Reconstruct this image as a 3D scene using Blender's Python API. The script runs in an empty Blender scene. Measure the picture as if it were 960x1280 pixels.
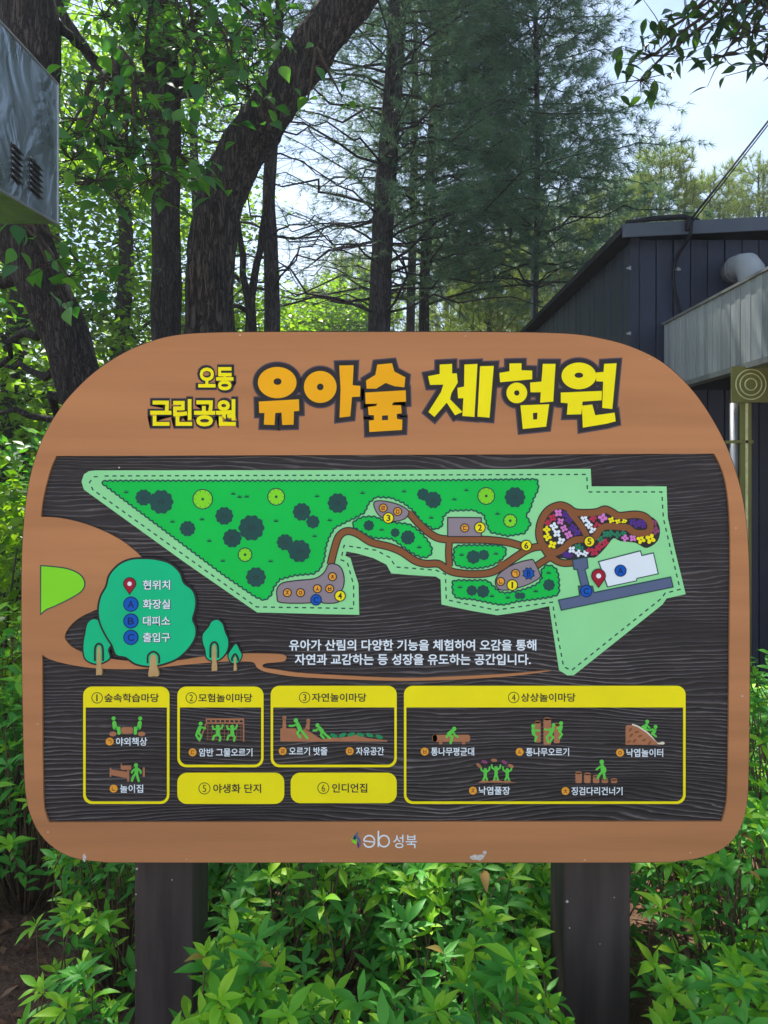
import bpy, math, random
import numpy as np
from mathutils import Vector, Matrix, noise
from mathutils.geometry import delaunay_2d_cdt
random.seed(7)
rng = np.random.default_rng(11)
scene = bpy.context.scene
COL = scene.collection
R = math.radians

# ------------------------------------------------------------------ camera, sky, sun, exposure
EYE = 1.6                                   # eye height; the horizon lies at row 590 of the 1280-row photograph
cam_data = bpy.data.cameras.new("camera")
cam = bpy.data.objects.new("camera", cam_data)
COL.objects.link(cam)
cam.location = (0, 0, EYE)
cam.rotation_euler = (R(90), 0, 0)
cam_data.sensor_fit = 'HORIZONTAL'
cam_data.sensor_width = 36.0
cam_data.lens = 36.0
cam_data.shift_y = -50.0 / 960.0
cam_data.clip_start = 0.05
cam_data.clip_end = 2000.0
scene.camera = cam

SUN_EL, SUN_AZ = R(60), R(-17)              # azimuth from +Y towards +X
world = bpy.data.worlds.new("World")
scene.world = world
world.use_nodes = True
wn, wl = world.node_tree.nodes, world.node_tree.links
wn.clear()
w_out = wn.new("ShaderNodeOutputWorld")
w_bg = wn.new("ShaderNodeBackground")
w_sky = wn.new("ShaderNodeTexSky")
w_sky.sky_type = 'NISHITA'
w_sky.sun_disc = False
w_sky.sun_elevation = SUN_EL
w_sky.sun_rotation = SUN_AZ
w_sky.air_density = 1.0
w_sky.dust_density = 0.8
w_sky.ozone_density = 1.0
w_bg.inputs["Strength"].default_value = 0.105
# thin high cloud over the clear sky
w_tc = wn.new("ShaderNodeTexCoord")
w_map = wn.new("ShaderNodeMapping")
w_map.inputs["Scale"].default_value = (1.0, 1.0, 2.6)
w_noise = wn.new("ShaderNodeTexNoise")
w_noise.inputs["Scale"].default_value = 2.4
w_noise.inputs["Detail"].default_value = 6
w_ramp = wn.new("ShaderNodeValToRGB")
w_ramp.color_ramp.elements[0].position = 0.42
w_ramp.color_ramp.elements[0].color = (0, 0, 0, 1)
w_ramp.color_ramp.elements[1].position = 0.75
w_ramp.color_ramp.elements[1].color = (0.75, 0.75, 0.75, 1)
w_mix = wn.new("ShaderNodeMixRGB")
w_mix.inputs[2].default_value = (5.2, 5.6, 6.2, 1)
wl.new(w_tc.outputs["Generated"], w_map.inputs["Vector"])
wl.new(w_map.outputs[0], w_noise.inputs["Vector"])
wl.new(w_noise.outputs[0], w_ramp.inputs[0])
wl.new(w_ramp.outputs[0], w_mix.inputs[0])
wl.new(w_sky.outputs[0], w_mix.inputs[1])
wl.new(w_mix.outputs[0], w_bg.inputs["Color"])
wl.new(w_bg.outputs[0], w_out.inputs[0])

sun_data = bpy.data.lights.new("sun", 'SUN')
sun_data.energy = 4.2
sun_data.angle = R(0.5)
sun_data.color = (1.0, 0.95, 0.87)
sun = bpy.data.objects.new("sun", sun_data)
COL.objects.link(sun)
sun_dir = Vector((math.sin(SUN_AZ) * math.cos(SUN_EL), math.cos(SUN_AZ) * math.cos(SUN_EL), math.sin(SUN_EL)))
sun.rotation_euler = sun_dir.to_track_quat('Z', 'Y').to_euler()

scene.view_settings.view_transform = 'Standard'
scene.view_settings.look = 'None'
scene.view_settings.gamma = 1.0
scene.view_settings.exposure = 1.27
scene.render.engine = 'CYCLES'
scene.cycles.max_bounces = 8
scene.cycles.transparent_max_bounces = 8
scene.cycles.sample_clamp_indirect = 6.0
scene.cycles.use_denoising = True

# ------------------------------------------------------------------ helpers
def P(px, py, Y):
    """world point that stands Y metres ahead at a position measured in the photograph"""
    return Vector(((px - 480) / 960 * Y, Y, EYE + (590 - py) / 960 * Y))

def link(name, mesh, mat=None, parent=None, kind=None, label=None, cat=None, group=None):
    o = bpy.data.objects.new(name, mesh)
    COL.objects.link(o)
    if mat is not None and mesh is not None and not mesh.materials:
        mesh.materials.append(mat)
    if parent is not None:
        o.parent = parent
    tag(o, label, cat, group, kind)
    return o

def tag(o, label=None, cat=None, group=None, kind=None):
    if label: o["label"] = label
    if cat: o["category"] = cat
    if group: o["group"] = group
    if kind: o["kind"] = kind
    return o

def empty(name, loc, label, cat, group=None, rz=0.0):
    o = bpy.data.objects.new(name, None)
    COL.objects.link(o)
    o.location = loc
    o.rotation_euler = (0, 0, rz)
    o.empty_display_size = 0.1
    return tag(o, label, cat, group)

def np_mesh(name, V, F):
    """V (n,3), F (m,3) or (m,4) -> mesh"""
    me = bpy.data.meshes.new(name)
    V = np.ascontiguousarray(V, dtype=np.float32)
    F = np.ascontiguousarray(F, dtype=np.int32)
    k = F.shape[1]
    me.vertices.add(len(V)); me.vertices.foreach_set("co", V.ravel())
    me.loops.add(F.size); me.loops.foreach_set("vertex_index", F.ravel())
    me.polygons.add(len(F))
    me.polygons.foreach_set("loop_start", np.arange(0, F.size, k, dtype=np.int32))
    me.update(calc_edges=True)
    return me

class Geo:
    """collects boxes, tubes and so on into one mesh"""
    def __init__(s):
        s.v = []; s.f = []
    def add(s, vs, fs):
        n = len(s.v)
        s.v.extend([tuple(v) for v in vs]); s.f.extend([[i + n for i in f] for f in fs])
        return s
    def box(s, x0, x1, y0, y1, z0, z1, b=0.0):
        if b <= 0:
            vs = [(x0,y0,z0),(x1,y0,z0),(x1,y1,z0),(x0,y1,z0),(x0,y0,z1),(x1,y0,z1),(x1,y1,z1),(x0,y1,z1)]
            return s.add(vs, [(0,3,2,1),(4,5,6,7),(0,1,5,4),(1,2,6,5),(2,3,7,6),(3,0,4,7)])
        # box with bevelled upright edges
        ring = [(x0+b,y0),(x1-b,y0),(x1,y0+b),(x1,y1-b),(x1-b,y1),(x0+b,y1),(x0,y1-b),(x0,y0+b)]
        vs = [(x,y,z0) for x,y in ring] + [(x,y,z1) for x,y in ring]
        fs = [[i,(i+1)%8,8+(i+1)%8,8+i] for i in range(8)] + [list(range(7,-1,-1)), list(range(8,16))]
        return s.add(vs, fs)
    def tube(s, pts, rad, n=8, cap=True, bump=0.0, bscale=3.0, seed=0.0):
        pts = [Vector(p) for p in pts]
        if not hasattr(rad, '__len__'): rad = [rad] * len(pts)
        vs, fs = [], []
        t0 = (pts[1] - pts[0]).normalized()
        ref = Vector((0, 1, 0)) if abs(t0.y) < 0.8 else Vector((1, 0, 0))
        for i, p in enumerate(pts):
            a = pts[max(i-1, 0)]; b = pts[min(i+1, len(pts)-1)]
            t = (b - a).normalized()
            u = (ref - t * ref.dot(t)).normalized(); w = t.cross(u); ref = u
            for k in range(n):
                an = 2 * math.pi * k / n
                d = u * math.cos(an) + w * math.sin(an)
                r = rad[i]
                if bump:
                    q = (p + d * r) * bscale
                    r *= 1 + bump * noise.noise(Vector((q.x * 2 + seed, q.y * 2, q.z * 0.6))) + bump * 0.5 * noise.noise(Vector((q.x*6 + seed, q.y*6, q.z*1.6)))
                    if n >= 30: r += 0.011 * (1 - 2*abs(noise.noise(Vector((q.x*7 + seed, q.y*7, q.z*0.9))))) 
                vs.append(p + d * r)
        for i in range(len(pts)-1):
            for k in range(n):
                k2 = (k+1) % n
                fs.append([i*n+k, i*n+k2, (i+1)*n+k2, (i+1)*n+k])
        if cap:
            fs.append(list(range(n-1, -1, -1))); fs.append([(len(pts)-1)*n+k for k in range(n)])
        return s.add(vs, fs)
    def mesh(s, name, smooth=False):
        me = bpy.data.meshes.new(name)
        me.from_pydata(s.v, [], s.f)
        me.update()
        if smooth: me.shade_smooth()
        return me
    def build(s, name, mat, parent=None, smooth=False, **kw):
        return link(name, s.mesh(name, smooth), mat, parent, **kw)

def smooth_path(pts, sub=6, closed=False):
    n = len(pts); out = []
    rng_ = range(n if closed else n-1)
    dim = len(pts[0])
    for i in rng_:
        if closed:
            p0, p1, p2, p3 = pts[(i-1)%n], pts[i], pts[(i+1)%n], pts[(i+2)%n]
        else:
            p0, p1, p2, p3 = pts[max(i-1,0)], pts[i], pts[i+1], pts[min(i+2,n-1)]
        for k in range(sub):
            t = k / sub
            out.append(tuple(0.5*((2*p1[d]) + (-p0[d]+p2[d])*t + (2*p0[d]-5*p1[d]+4*p2[d]-p3[d])*t*t + (-p0[d]+3*p1[d]-3*p2[d]+p3[d])*t**3) for d in range(dim)))
    if not closed: out.append(tuple(pts[-1]))
    return out

# ------------------------------------------------------------------ materials
def srgb(r, g, b):
    f = lambda c: (c/255/12.92) if c/255 <= 0.04045 else ((c/255+0.055)/1.055)**2.4
    return (f(r), f(g), f(b), 1.0)

def base_mat(name):
    m = bpy.data.materials.new(name)
    m.use_nodes = True
    nt = m.node_tree
    return m, nt, nt.nodes["Principled BSDF"], nt.nodes["Material Output"]

def N(nt, typ, **kw):
    n = nt.nodes.new(typ)
    for k, v in kw.items():
        if k.startswith('i_'):
            key = k[2:]
            n.inputs[int(key) if key.isdigit() else key].default_value = v
        else:
            setattr(n, k, v)
    return n

def ramp(nt, stops):
    n = nt.nodes.new("ShaderNodeValToRGB")
    e = n.color_ramp.elements
    while len(e) < len(stops): e.new(0.5)
    for el, (p, c) in zip(e, stops):
        el.position = p
        el.color = c if len(c) == 4 else (*c, 1)
    return n

def paint(name, col, rough=0.5, var=0.08, scale=30.0, bump=0.05, bscale=200.0, metallic=0.0, stretch=(1,1,1), spec=0.14):
    m, nt, b, out = base_mat(name)
    tc = N(nt, "ShaderNodeTexCoord")
    mp = N(nt, "ShaderNodeMapping"); mp.inputs["Scale"].default_value = stretch
    nz = N(nt, "ShaderNodeTexNoise"); nz.inputs["Scale"].default_value = scale; nz.inputs["Detail"].default_value = 5
    nt.links.new(tc.outputs["Object"], mp.inputs[0]); nt.links.new(mp.outputs[0], nz.inputs["Vector"])
    d = tuple(c * (1 - var) for c in col[:3]); l = tuple(min(1, c * (1 + var)) for c in col[:3])
    rp = ramp(nt, [(0.3, d), (0.7, l)])
    nt.links.new(nz.outputs[0], rp.inputs[0]); nt.links.new(rp.outputs[0], b.inputs["Base Color"])
    b.inputs["Roughness"].default_value = rough
    b.inputs["Metallic"].default_value = metallic
    b.inputs["Specular IOR Level"].default_value = spec
    if bump:
        n2 = N(nt, "ShaderNodeTexNoise"); n2.inputs["Scale"].default_value = bscale; n2.inputs["Detail"].default_value = 3
        nt.links.new(mp.outputs[0], n2.inputs["Vector"])
        bp = N(nt, "ShaderNodeBump"); bp.inputs["Strength"].default_value = bump; bp.inputs["Distance"].default_value = 0.002
        nt.links.new(n2.outputs[0], bp.inputs["Height"]); nt.links.new(bp.outputs[0], b.inputs["Normal"])
    return m

def leaf_mat(name, cols, trans=0.45, rough=0.45, tcol=None, spec=0.4):
    """leaf colours vary from leaf to leaf; light passes through the blade"""
    m, nt, b, out = base_mat(name)
    g = N(nt, "ShaderNodeNewGeometry")
    oi = N(nt, "ShaderNodeObjectInfo")
    add = N(nt, "ShaderNodeMath", operation='ADD')
    fr = N(nt, "ShaderNodeMath", operation='FRACT')
    nt.links.new(g.outputs["Random Per Island"], add.inputs[0]); nt.links.new(oi.outputs["Random"], add.inputs[1])
    nt.links.new(add.outputs[0], fr.inputs[0])
    k = len(cols)
    rp = ramp(nt, [(i/(k-1), c) for i, c in enumerate(cols)])
    nt.links.new(fr.outputs[0], rp.inputs[0])
    nt.links.new(rp.outputs[0], b.inputs["Base Color"])
    b.inputs["Roughness"].default_value = rough
    b.inputs["Specular IOR Level"].default_value = spec
    tr = N(nt, "ShaderNodeBsdfTranslucent")
    mul = N(nt, "ShaderNodeMixRGB", blend_type='MULTIPLY'); mul.inputs[0].default_value = 1
    mul.inputs[2].default_value = (*(tcol or (2.2, 2.0, 0.5)), 1)
    nt.links.new(rp.outputs[0], mul.inputs[1]); nt.links.new(mul.outputs[0], tr.inputs["Color"])
    mx = N(nt, "ShaderNodeMixShader"); mx.inputs[0].default_value = trans
    nt.links.new(b.outputs[0], mx.inputs[1]); nt.links.new(tr.outputs[0], mx.inputs[2])
    nt.links.new(mx.outputs[0], out.inputs["Surface"])
    return m

def bark_mat(name, c0, c1, scale=1.0, bump=1.0):
    m, nt, b, out = base_mat(name)
    tc = N(nt, "ShaderNodeTexCoord")
    mp = N(nt, "ShaderNodeMapping"); mp.inputs["Scale"].default_value = (1, 1, 0.13)
    nt.links.new(tc.outputs["Object"], mp.inputs[0])
    nz = N(nt, "ShaderNodeTexNoise"); nz.inputs["Scale"].default_value = 26*scale; nz.inputs["Detail"].default_value = 7; nz.inputs["Roughness"].default_value = 0.65
    nz.inputs["Distortion"].default_value = 0.8
    nt.links.new(mp.outputs[0], nz.inputs["Vector"])
    vo = N(nt, "ShaderNodeTexVoronoi", feature='DISTANCE_TO_EDGE'); vo.inputs["Scale"].default_value = 44*scale
    mxv = N(nt, "ShaderNodeMixRGB"); mxv.inputs[0].default_value = 0.11
    nt.links.new(mp.outputs[0], mxv.inputs[1]); nt.links.new(nz.outputs[1], mxv.inputs[2]); nt.links.new(mxv.outputs[0], vo.inputs["Vector"])
    sq = N(nt, "ShaderNodeMath", operation='POWER'); sq.inputs[1].default_value = 0.5
    nt.links.new(vo.outputs[0], sq.inputs[0])
    ad = N(nt, "ShaderNodeMath", operation='MULTIPLY')
    nt.links.new(sq.outputs[0], ad.inputs[0]); nt.links.new(nz.outputs[0], ad.inputs[1])
    rp = ramp(nt, [(0.06, c0), (0.36, c1)])
    nt.links.new(ad.outputs[0], rp.inputs[0]); nt.links.new(rp.outputs[0], b.inputs["Base Color"])
    b.inputs["Roughness"].default_value = 0.9; b.inputs["Specular IOR Level"].default_value = 0.2
    bp = N(nt, "ShaderNodeBump"); bp.inputs["Strength"].default_value = bump; bp.inputs["Distance"].default_value = 0.03
    nt.links.new(ad.outputs[0], bp.inputs["Height"]); nt.links.new(bp.outputs[0], b.inputs["Normal"])
    return m

M = {}
M['brown'] = paint("brown_paint", (0.48, 0.205, 0.083, 1), 0.5, 0.13, 4.0, 0.22, 60.0, stretch=(0.22, 1, 4))
M['brown_side'] = paint("brown_paint_side", (0.30, 0.14, 0.07, 1), 0.7, 0.15)
M['post'] = paint("dark_brown_stain", (0.070, 0.053, 0.048, 1), 0.6, 0.35, 22.0, 0.6, 60.0, stretch=(1, 1, 0.12))
M['black'] = paint("black_paint", (0.030, 0.026, 0.028, 1), 0.5, 0.1)
M['halo'] = paint("violet_grey_paint", (0.085, 0.065, 0.085, 1), 0.5, 0.1)
M['yellow'] = paint("yellow_paint", (0.95, 0.80, 0.004, 1), 0.45, 0.04, 8.0, 0.05)
M['amber'] = paint("amber_paint", (0.92, 0.42, 0.005, 1), 0.45, 0.05, 8.0)
M['pale_green'] = paint("pale_green_paint", (0.30, 0.74, 0.32, 1), 0.45, 0.06, 6.0)
M['green'] = paint("green_paint", (0.002, 0.55, 0.07, 1), 0.45, 0.06, 6.0)
M['teal'] = paint("teal_paint", (0.002, 0.52, 0.22, 1), 0.45, 0.06, 6.0)
M['lime'] = paint("lime_paint", (0.24, 0.72, 0.02, 1), 0.45, 0.06, 6.0)
M['dark_green'] = paint("dark_green_paint", (0.018, 0.075, 0.068, 1), 0.45, 0.08, 8.0)
M['path_brown'] = paint("path_brown_paint", (0.26, 0.095, 0.032, 1), 0.5, 0.05, 8.0)
M['pad_grey'] = paint("pad_grey_paint", (0.29, 0.235, 0.26, 1), 0.5, 0.05, 8.0)
M['slate'] = paint("slate_blue_paint", (0.105, 0.135, 0.24, 1), 0.5, 0.05, 8.0)
M['white'] = paint("white_paint", (0.80, 0.86, 0.90, 1), 0.45, 0.03, 8.0)
M['cream'] = paint("cream_paint", (0.80, 0.70, 0.55, 1), 0.5, 0.05)
M['red'] = paint("red_paint", (0.36, 0.01, 0.03, 1), 0.45, 0.05)
M['blue'] = paint("blue_paint", (0.0, 0.10, 0.48, 1), 0.45, 0.05)
M['navy'] = paint("navy_print", (0.01, 0.02, 0.10, 1), 0.5, 0.05)
M['orange'] = paint("orange_paint", (0.85, 0.36, 0.03, 1), 0.45, 0.05)
M['sand'] = paint("sand_paint", (0.52, 0.33, 0.14, 1), 0.5, 0.08)
M['fig_green'] = paint("figure_green_paint", (0.12, 0.62, 0.07, 1), 0.45, 0.05)
M['fig_brown'] = paint("figure_brown_paint", (0.42, 0.17, 0.08, 1), 0.5, 0.08)
M['fig_leaf'] = paint("figure_leaf_paint", (0.02, 0.28, 0.10, 1), 0.5, 0.08)
M['magenta'] = paint("pink_paint", (0.68, 0.20, 0.55, 1), 0.5, 0.05)
M['violet'] = paint("violet_paint", (0.09, 0.03, 0.24, 1), 0.5, 0.05)
M['crimson'] = paint("crimson_paint", (0.50, 0.03, 0.07, 1), 0.5, 0.05)
M['mauve'] = paint("mauve_paint", (0.28, 0.06, 0.16, 1), 0.5, 0.05)
M['petal_green'] = paint("petal_green_paint", (0.02, 0.22, 0.11, 1), 0.5, 0.05)
M['chip'] = paint("bare_primer", (0.62, 0.55, 0.50, 1), 0.8, 0.3, 300.0, 0.6, 300.0)

def wood_panel_mat():
    m, nt, b, out = base_mat("black_embossed_wood")
    L = nt.links.new
    tc = N(nt, "ShaderNodeTexCoord"); sp = N(nt, "ShaderNodeSeparateXYZ"); L(tc.outputs["Object"], sp.inputs[0])
    mp = N(nt, "ShaderNodeMapping"); mp.inputs["Scale"].default_value = (0.9, 1, 3.4); L(tc.outputs["Object"], mp.inputs[0])
    n1 = N(nt, "ShaderNodeTexNoise"); n1.inputs["Scale"].default_value = 1.6; n1.inputs["Detail"].default_value = 1.5; L(mp.outputs[0], n1.inputs["Vector"])
    mp2 = N(nt, "ShaderNodeMapping"); mp2.inputs["Scale"].default_value = (3, 1, 22); L(tc.outputs["Object"], mp2.inputs[0])
    n2 = N(nt, "ShaderNodeTexNoise"); n2.inputs["Scale"].default_value = 3.0; n2.inputs["Detail"].default_value = 4; L(mp2.outputs[0], n2.inputs["Vector"])
    a = N(nt, "ShaderNodeMath", operation='MULTIPLY'); a.inputs[1].default_value = 640; L(sp.outputs["Z"], a.inputs[0])
    c = N(nt, "ShaderNodeMath", operation='MULTIPLY_ADD'); c.inputs[1].default_value = 92; L(n1.outputs[0], c.inputs[0]); L(a.outputs[0], c.inputs[2])
    d = N(nt, "ShaderNodeMath", operation='MULTIPLY_ADD'); d.inputs[1].default_value = 9; L(n2.outputs[0], d.inputs[0]); L(c.outputs[0], d.inputs[2])
    s = N(nt, "ShaderNodeMath", operation='SINE'); L(d.outputs[0], s.inputs[0])
    h = N(nt, "ShaderNodeMath", operation='MULTIPLY_ADD'); h.inputs[1].default_value = 0.5; h.inputs[2].default_value = 0.5; L(s.outputs[0], h.inputs[0])
    pw = N(nt, "ShaderNodeMath", operation='POWER'); pw.inputs[1].default_value = 7; L(h.outputs[0], pw.inputs[0])
    # worn, paler ridges come and go
    mp3 = N(nt, "ShaderNodeMapping"); mp3.inputs["Scale"].default_value = (1.4, 1, 5); L(tc.outputs["Object"], mp3.inputs[0])
    n3 = N(nt, "ShaderNodeTexNoise"); n3.inputs["Scale"].default_value = 2.2; n3.inputs["Detail"].default_value = 5; L(mp3.outputs[0], n3.inputs["Vector"])
    r3 = ramp(nt, [(0.34, (0.04,)*3), (0.68, (1,)*3)]); L(n3.outputs[0], r3.inputs[0])
    wear = N(nt, "ShaderNodeMath", operation='MULTIPLY'); L(pw.outputs[0], wear.inputs[0]); L(r3.outputs[0], wear.inputs[1])
    mix = N(nt, "ShaderNodeMixRGB"); L(wear.outputs[0], mix.inputs[0])
    rb = ramp(nt, [(0.3, (0.014, 0.010, 0.010)), (0.72, (0.036, 0.028, 0.028))]); L(n2.outputs[0], rb.inputs[0])
    L(rb.outputs[0], mix.inputs[1]); mix.inputs[2].default_value = (0.17, 0.15, 0.15, 1)
    L(mix.outputs[0], b.inputs["Base Color"])
    b.inputs["Roughness"].default_value = 0.55; b.inputs["Specular IOR Level"].default_value = 0.3
    bp = N(nt, "ShaderNodeBump"); bp.inputs["Strength"].default_value = 0.5; bp.inputs["Distance"].default_value = 0.003
    L(h.outputs[0], bp.inputs["Height"]); L(bp.outputs[0], b.inputs["Normal"])
    return m
M['panel'] = wood_panel_mat()

M['bark_big'] = bark_mat("furrowed_bark", (0.012, 0.010, 0.009), (0.125, 0.10, 0.083), 0.8, 1.0)
M['bark_dark'] = bark_mat("dark_bark", (0.012, 0.010, 0.010), (0.105, 0.085, 0.075), 1.0, 1.0)
M['bark_pine'] = bark_mat("pine_bark", (0.018, 0.016, 0.016), (0.14, 0.12, 0.115), 0.9, 0.8)
M['twig'] = paint("twig_bark", (0.055, 0.040, 0.030, 1), 0.85, 0.3, 40)
M['stem'] = paint("shrub_stem", (0.16, 0.105, 0.06, 1), 0.8, 0.3, 60)
M['leaf_back'] = leaf_mat("sunlit_leaf", [(0.06,0.15,0.012),(0.11,0.25,0.018),(0.18,0.32,0.025),(0.08,0.19,0.02)], 0.55, 0.4)  # brighter, yellower leaf copy; the backlit glow is put into the colour
M['leaf_near'] = leaf_mat("shaded_leaf", [(0.025,0.10,0.032),(0.05,0.17,0.035),(0.11,0.26,0.035)], 0.45, 0.35, (1.8, 2.0, 0.6))  # darker leaf copy with the shade put into the colour
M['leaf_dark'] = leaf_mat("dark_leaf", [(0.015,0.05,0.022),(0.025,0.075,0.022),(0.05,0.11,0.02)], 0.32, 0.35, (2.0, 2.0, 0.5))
M['needle_blue'] = leaf_mat("blue_green_needle", [(0.07,0.14,0.10),(0.10,0.185,0.13),(0.15,0.23,0.12)], 0.45, 0.5, (1.3, 1.4, 0.9))  # needles lightened: some of the pale haze is put into their colour
M['needle_lime'] = leaf_mat("yellow_green_needle", [(0.10,0.17,0.05),(0.17,0.25,0.06),(0.26,0.30,0.08)], 0.42, 0.5, (1.5, 1.5, 0.6))
M['azalea'] = leaf_mat("azalea_leaf", [(0.14,0.44,0.03),(0.25,0.60,0.035),(0.42,0.70,0.04),(0.16,0.50,0.03)], 0.38, 0.5, (1.4, 1.3, 0.5), 0.35)
M['azalea_old'] = leaf_mat("azalea_old_leaf", [(0.05,0.24,0.04),(0.13,0.44,0.045),(0.07,0.31,0.04),(0.10,0.38,0.04)], 0.33, 0.5, (1.4, 1.4, 0.5), 0.35)
# ------------------------------------------------------------------ ground
def soil_mat():
    m, nt, b, out = base_mat("brown_forest_soil")
    L = nt.links.new
    tc = N(nt, "ShaderNodeTexCoord")
    n1 = N(nt, "ShaderNodeTexNoise"); n1.inputs["Scale"].default_value = 2.2; n1.inputs["Detail"].default_value = 8; L(tc.outputs["Object"], n1.inputs[0])
    n2 = N(nt, "ShaderNodeTexNoise"); n2.inputs["Scale"].default_value = 55; n2.inputs["Detail"].default_value = 6; L(tc.outputs["Object"], n2.inputs[0])
    r1 = ramp(nt, [(0.3, (0.085, 0.045, 0.028)), (0.5, (0.14, 0.08, 0.05)), (0.7, (0.20, 0.13, 0.085))])
    mx = N(nt, "ShaderNodeMixRGB"); mx.inputs[0].default_value = 0.55; L(n1.outputs[0], mx.inputs[1]); L(n2.outputs[0], mx.inputs[2])
    L(mx.outputs[0], r1.inputs[0]); L(r1.outputs[0], b.inputs["Base Color"])
    b.inputs["Roughness"].default_value = 0.95; b.inputs["Specular IOR Level"].default_value = 0.15
    bp = N(nt, "ShaderNodeBump"); bp.inputs["Strength"].default_value = 0.8; bp.inputs["Distance"].default_value = 0.02
    L(n2.outputs[0], bp.inputs["Height"]); L(bp.outputs[0], b.inputs["Normal"])
    return m
M['soil'] = soil_mat()
def ground_z(x, y):
    r = math.hypot(x, y)
    w = min(1.0, max(0.0, (30 - r) / 20))
    return w * 0.05 * noise.noise(Vector((x*0.7, y*0.7, 0.3))) + w * 0.02 * noise.noise(Vector((x*3, y*3, 5)))
xs = sorted(set([-300, -120, -60, -30, -18, -12] + [round(-9+0.3*i, 2) for i in range(61)] + [12, 18, 30, 60, 120, 300]))
ys = sorted(set([-300, -120, -60, -30, -12, -5, -2] + [round(-0.8+0.25*i, 2) for i in range(45)] + [12, 15, 20, 30, 60, 120, 300]))
gv = [(x, y, ground_z(x, y)) for y in ys for x in xs]
nx_ = len(xs)
gf = [(j*nx_+i, j*nx_+i+1, (j+1)*nx_+i+1, (j+1)*nx_+i) for j in range(len(ys)-1) for i in range(nx_-1)]
link("ground", np_mesh("ground", gv, gf), M['soil'], kind='structure')
M['bounce_ground'] = paint("pale_bounce_ground", (0.42, 0.40, 0.37, 1), 0.85, 0.12, 3.0, 0.3, 80)
Geo().box(-40, 40, -40, 0.55, -0.3, 0.065).build("path", M['bounce_ground'], kind='structure')  # unseen pale ground behind the camera, added to bounce light onto the board

# ------------------------------------------------------------------ dark timber building
def board_mat(name, c, rough=0.55):
    m, nt, b, out = base_mat(name)
    L = nt.links.new
    tc = N(nt, "ShaderNodeTexCoord"); oi = N(nt, "ShaderNodeObjectInfo")
    mp = N(nt, "ShaderNodeMapping"); mp.inputs["Scale"].default_value = (14, 14, 0.9); L(tc.outputs["Object"], mp.inputs[0])
    nz = N(nt, "ShaderNodeTexNoise"); nz.inputs["Scale"].default_value = 3.0; nz.inputs["Detail"].default_value = 7; nz.inputs["Roughness"].default_value = 0.7; L(mp.outputs[0], nz.inputs[0])
    n2 = N(nt, "ShaderNodeTexNoise"); n2.inputs["Scale"].default_value = 1.3; n2.inputs["Detail"].default_value = 3; L(tc.outputs["Object"], n2.inputs[0])
    ad = N(nt, "ShaderNodeMath", operation='MULTIPLY_ADD'); ad.inputs[1].default_value = 0.25; L(oi.outputs["Random"], ad.inputs[0]); L(nz.outputs[0], ad.inputs[2])
    a2 = N(nt, "ShaderNodeMath", operation='MULTIPLY_ADD'); a2.inputs[1].default_value = 0.5; L(n2.outputs[0], a2.inputs[0]); L(ad.outputs[0], a2.inputs[2])
    rp = ramp(nt, [(0.55, tuple(k*0.6 for k in c)), (1.15 if False else 1.0, tuple(k*1.45 for k in c))]); L(a2.outputs[0], rp.inputs[0]); L(rp.outputs[0], b.inputs["Base Color"])
    b.inputs["Roughness"].default_value = rough; b.inputs["Specular IOR Level"].default_value = 0.35
    bp = N(nt, "ShaderNodeBump"); bp.inputs["Strength"].default_value = 0.35; bp.inputs["Distance"].default_value = 0.004; L(nz.outputs[0], bp.inputs["Height"]); L(bp.outputs[0], b.inputs["Normal"])
    return m
M['navy_board'] = board_mat("navy_stained_board", (0.016, 0.020, 0.038))
M['roof'] = paint("blue_grey_roof_metal", (0.095, 0.115, 0.15, 1), 0.45, 0.2, 2.0, 0.1, 60)
M['roof_dark'] = paint("dark_roof_felt", (0.02, 0.022, 0.026, 1), 0.8, 0.3, 10)
M['steel'] = paint("dull_zinc", (0.33, 0.35, 0.36, 1), 0.42, 0.18, 9.0, 0.15, 60, metallic=0.55)
M['canopy'] = board_mat("pale_grey_cladding", (0.23, 0.25, 0.25), 0.5)
M['canopy_trim'] = paint("canopy_trim", (0.17, 0.18, 0.17, 1), 0.5, 0.2, 6.0)
M['olive'] = paint("olive_yellow_metal", (0.17, 0.165, 0.05, 1), 0.42, 0.25, 7.0, 0.1, 60, stretch=(1, 1, 0.3))
M['olive_light'] = paint("yellow_ring_highlight", (0.62, 0.60, 0.30, 1), 0.5, 0.2, 30)  # paler yellow of the rings, brightened as highlight; also the shaft's painted highlight
M['cable'] = paint("black_rubber", (0.015, 0.015, 0.018, 1), 0.6, 0.1)
M['white_pipe'] = paint("white_grey_pipe", (0.33, 0.35, 0.36, 1), 0.5, 0.12, 8.0)

BX, BY, BW, BL = 1.73, 5.35, 3.9, 7.0        # near left corner, width, depth
TOP = 3.235
bld = empty("timber_clad_building", (BX, BY, 0), "low dark navy building with vertical board cladding and grey roof edge", "building")
def eave(x): return TOP + 0.05*x             # roof rises a little to the right
Geo().box(0.03, BW-0.03, 0.03, BL-0.03, -0.3, TOP-0.10).build("wall_core", M['roof_dark'], bld)
pitch = 0.1195
sb = [Geo().box(0.003, pitch-0.004, -0.006+dz, 0.03, -0.2, TOP-0.02, 0.003).mesh("wall_board") for dz in (0.0, 0.003, -0.003)]
for i in range(int(BW/pitch)):
    o = link("wall_board", sb[(i*7) % 3], M['navy_board'], bld); o.location = (0.045+i*pitch, 0, 0)
ss = [Geo().box(-0.006+dz, 0.03, 0.003, 0.146, -0.2, TOP-0.03, 0.003).mesh("side_board") for dz in (0.0, 0.003, -0.003)]
for i in range(46):
    o = link("wall_board", ss[(i*5) % 3], M['navy_board'], bld); o.location = (0, 0.045+i*0.15, 0)
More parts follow.
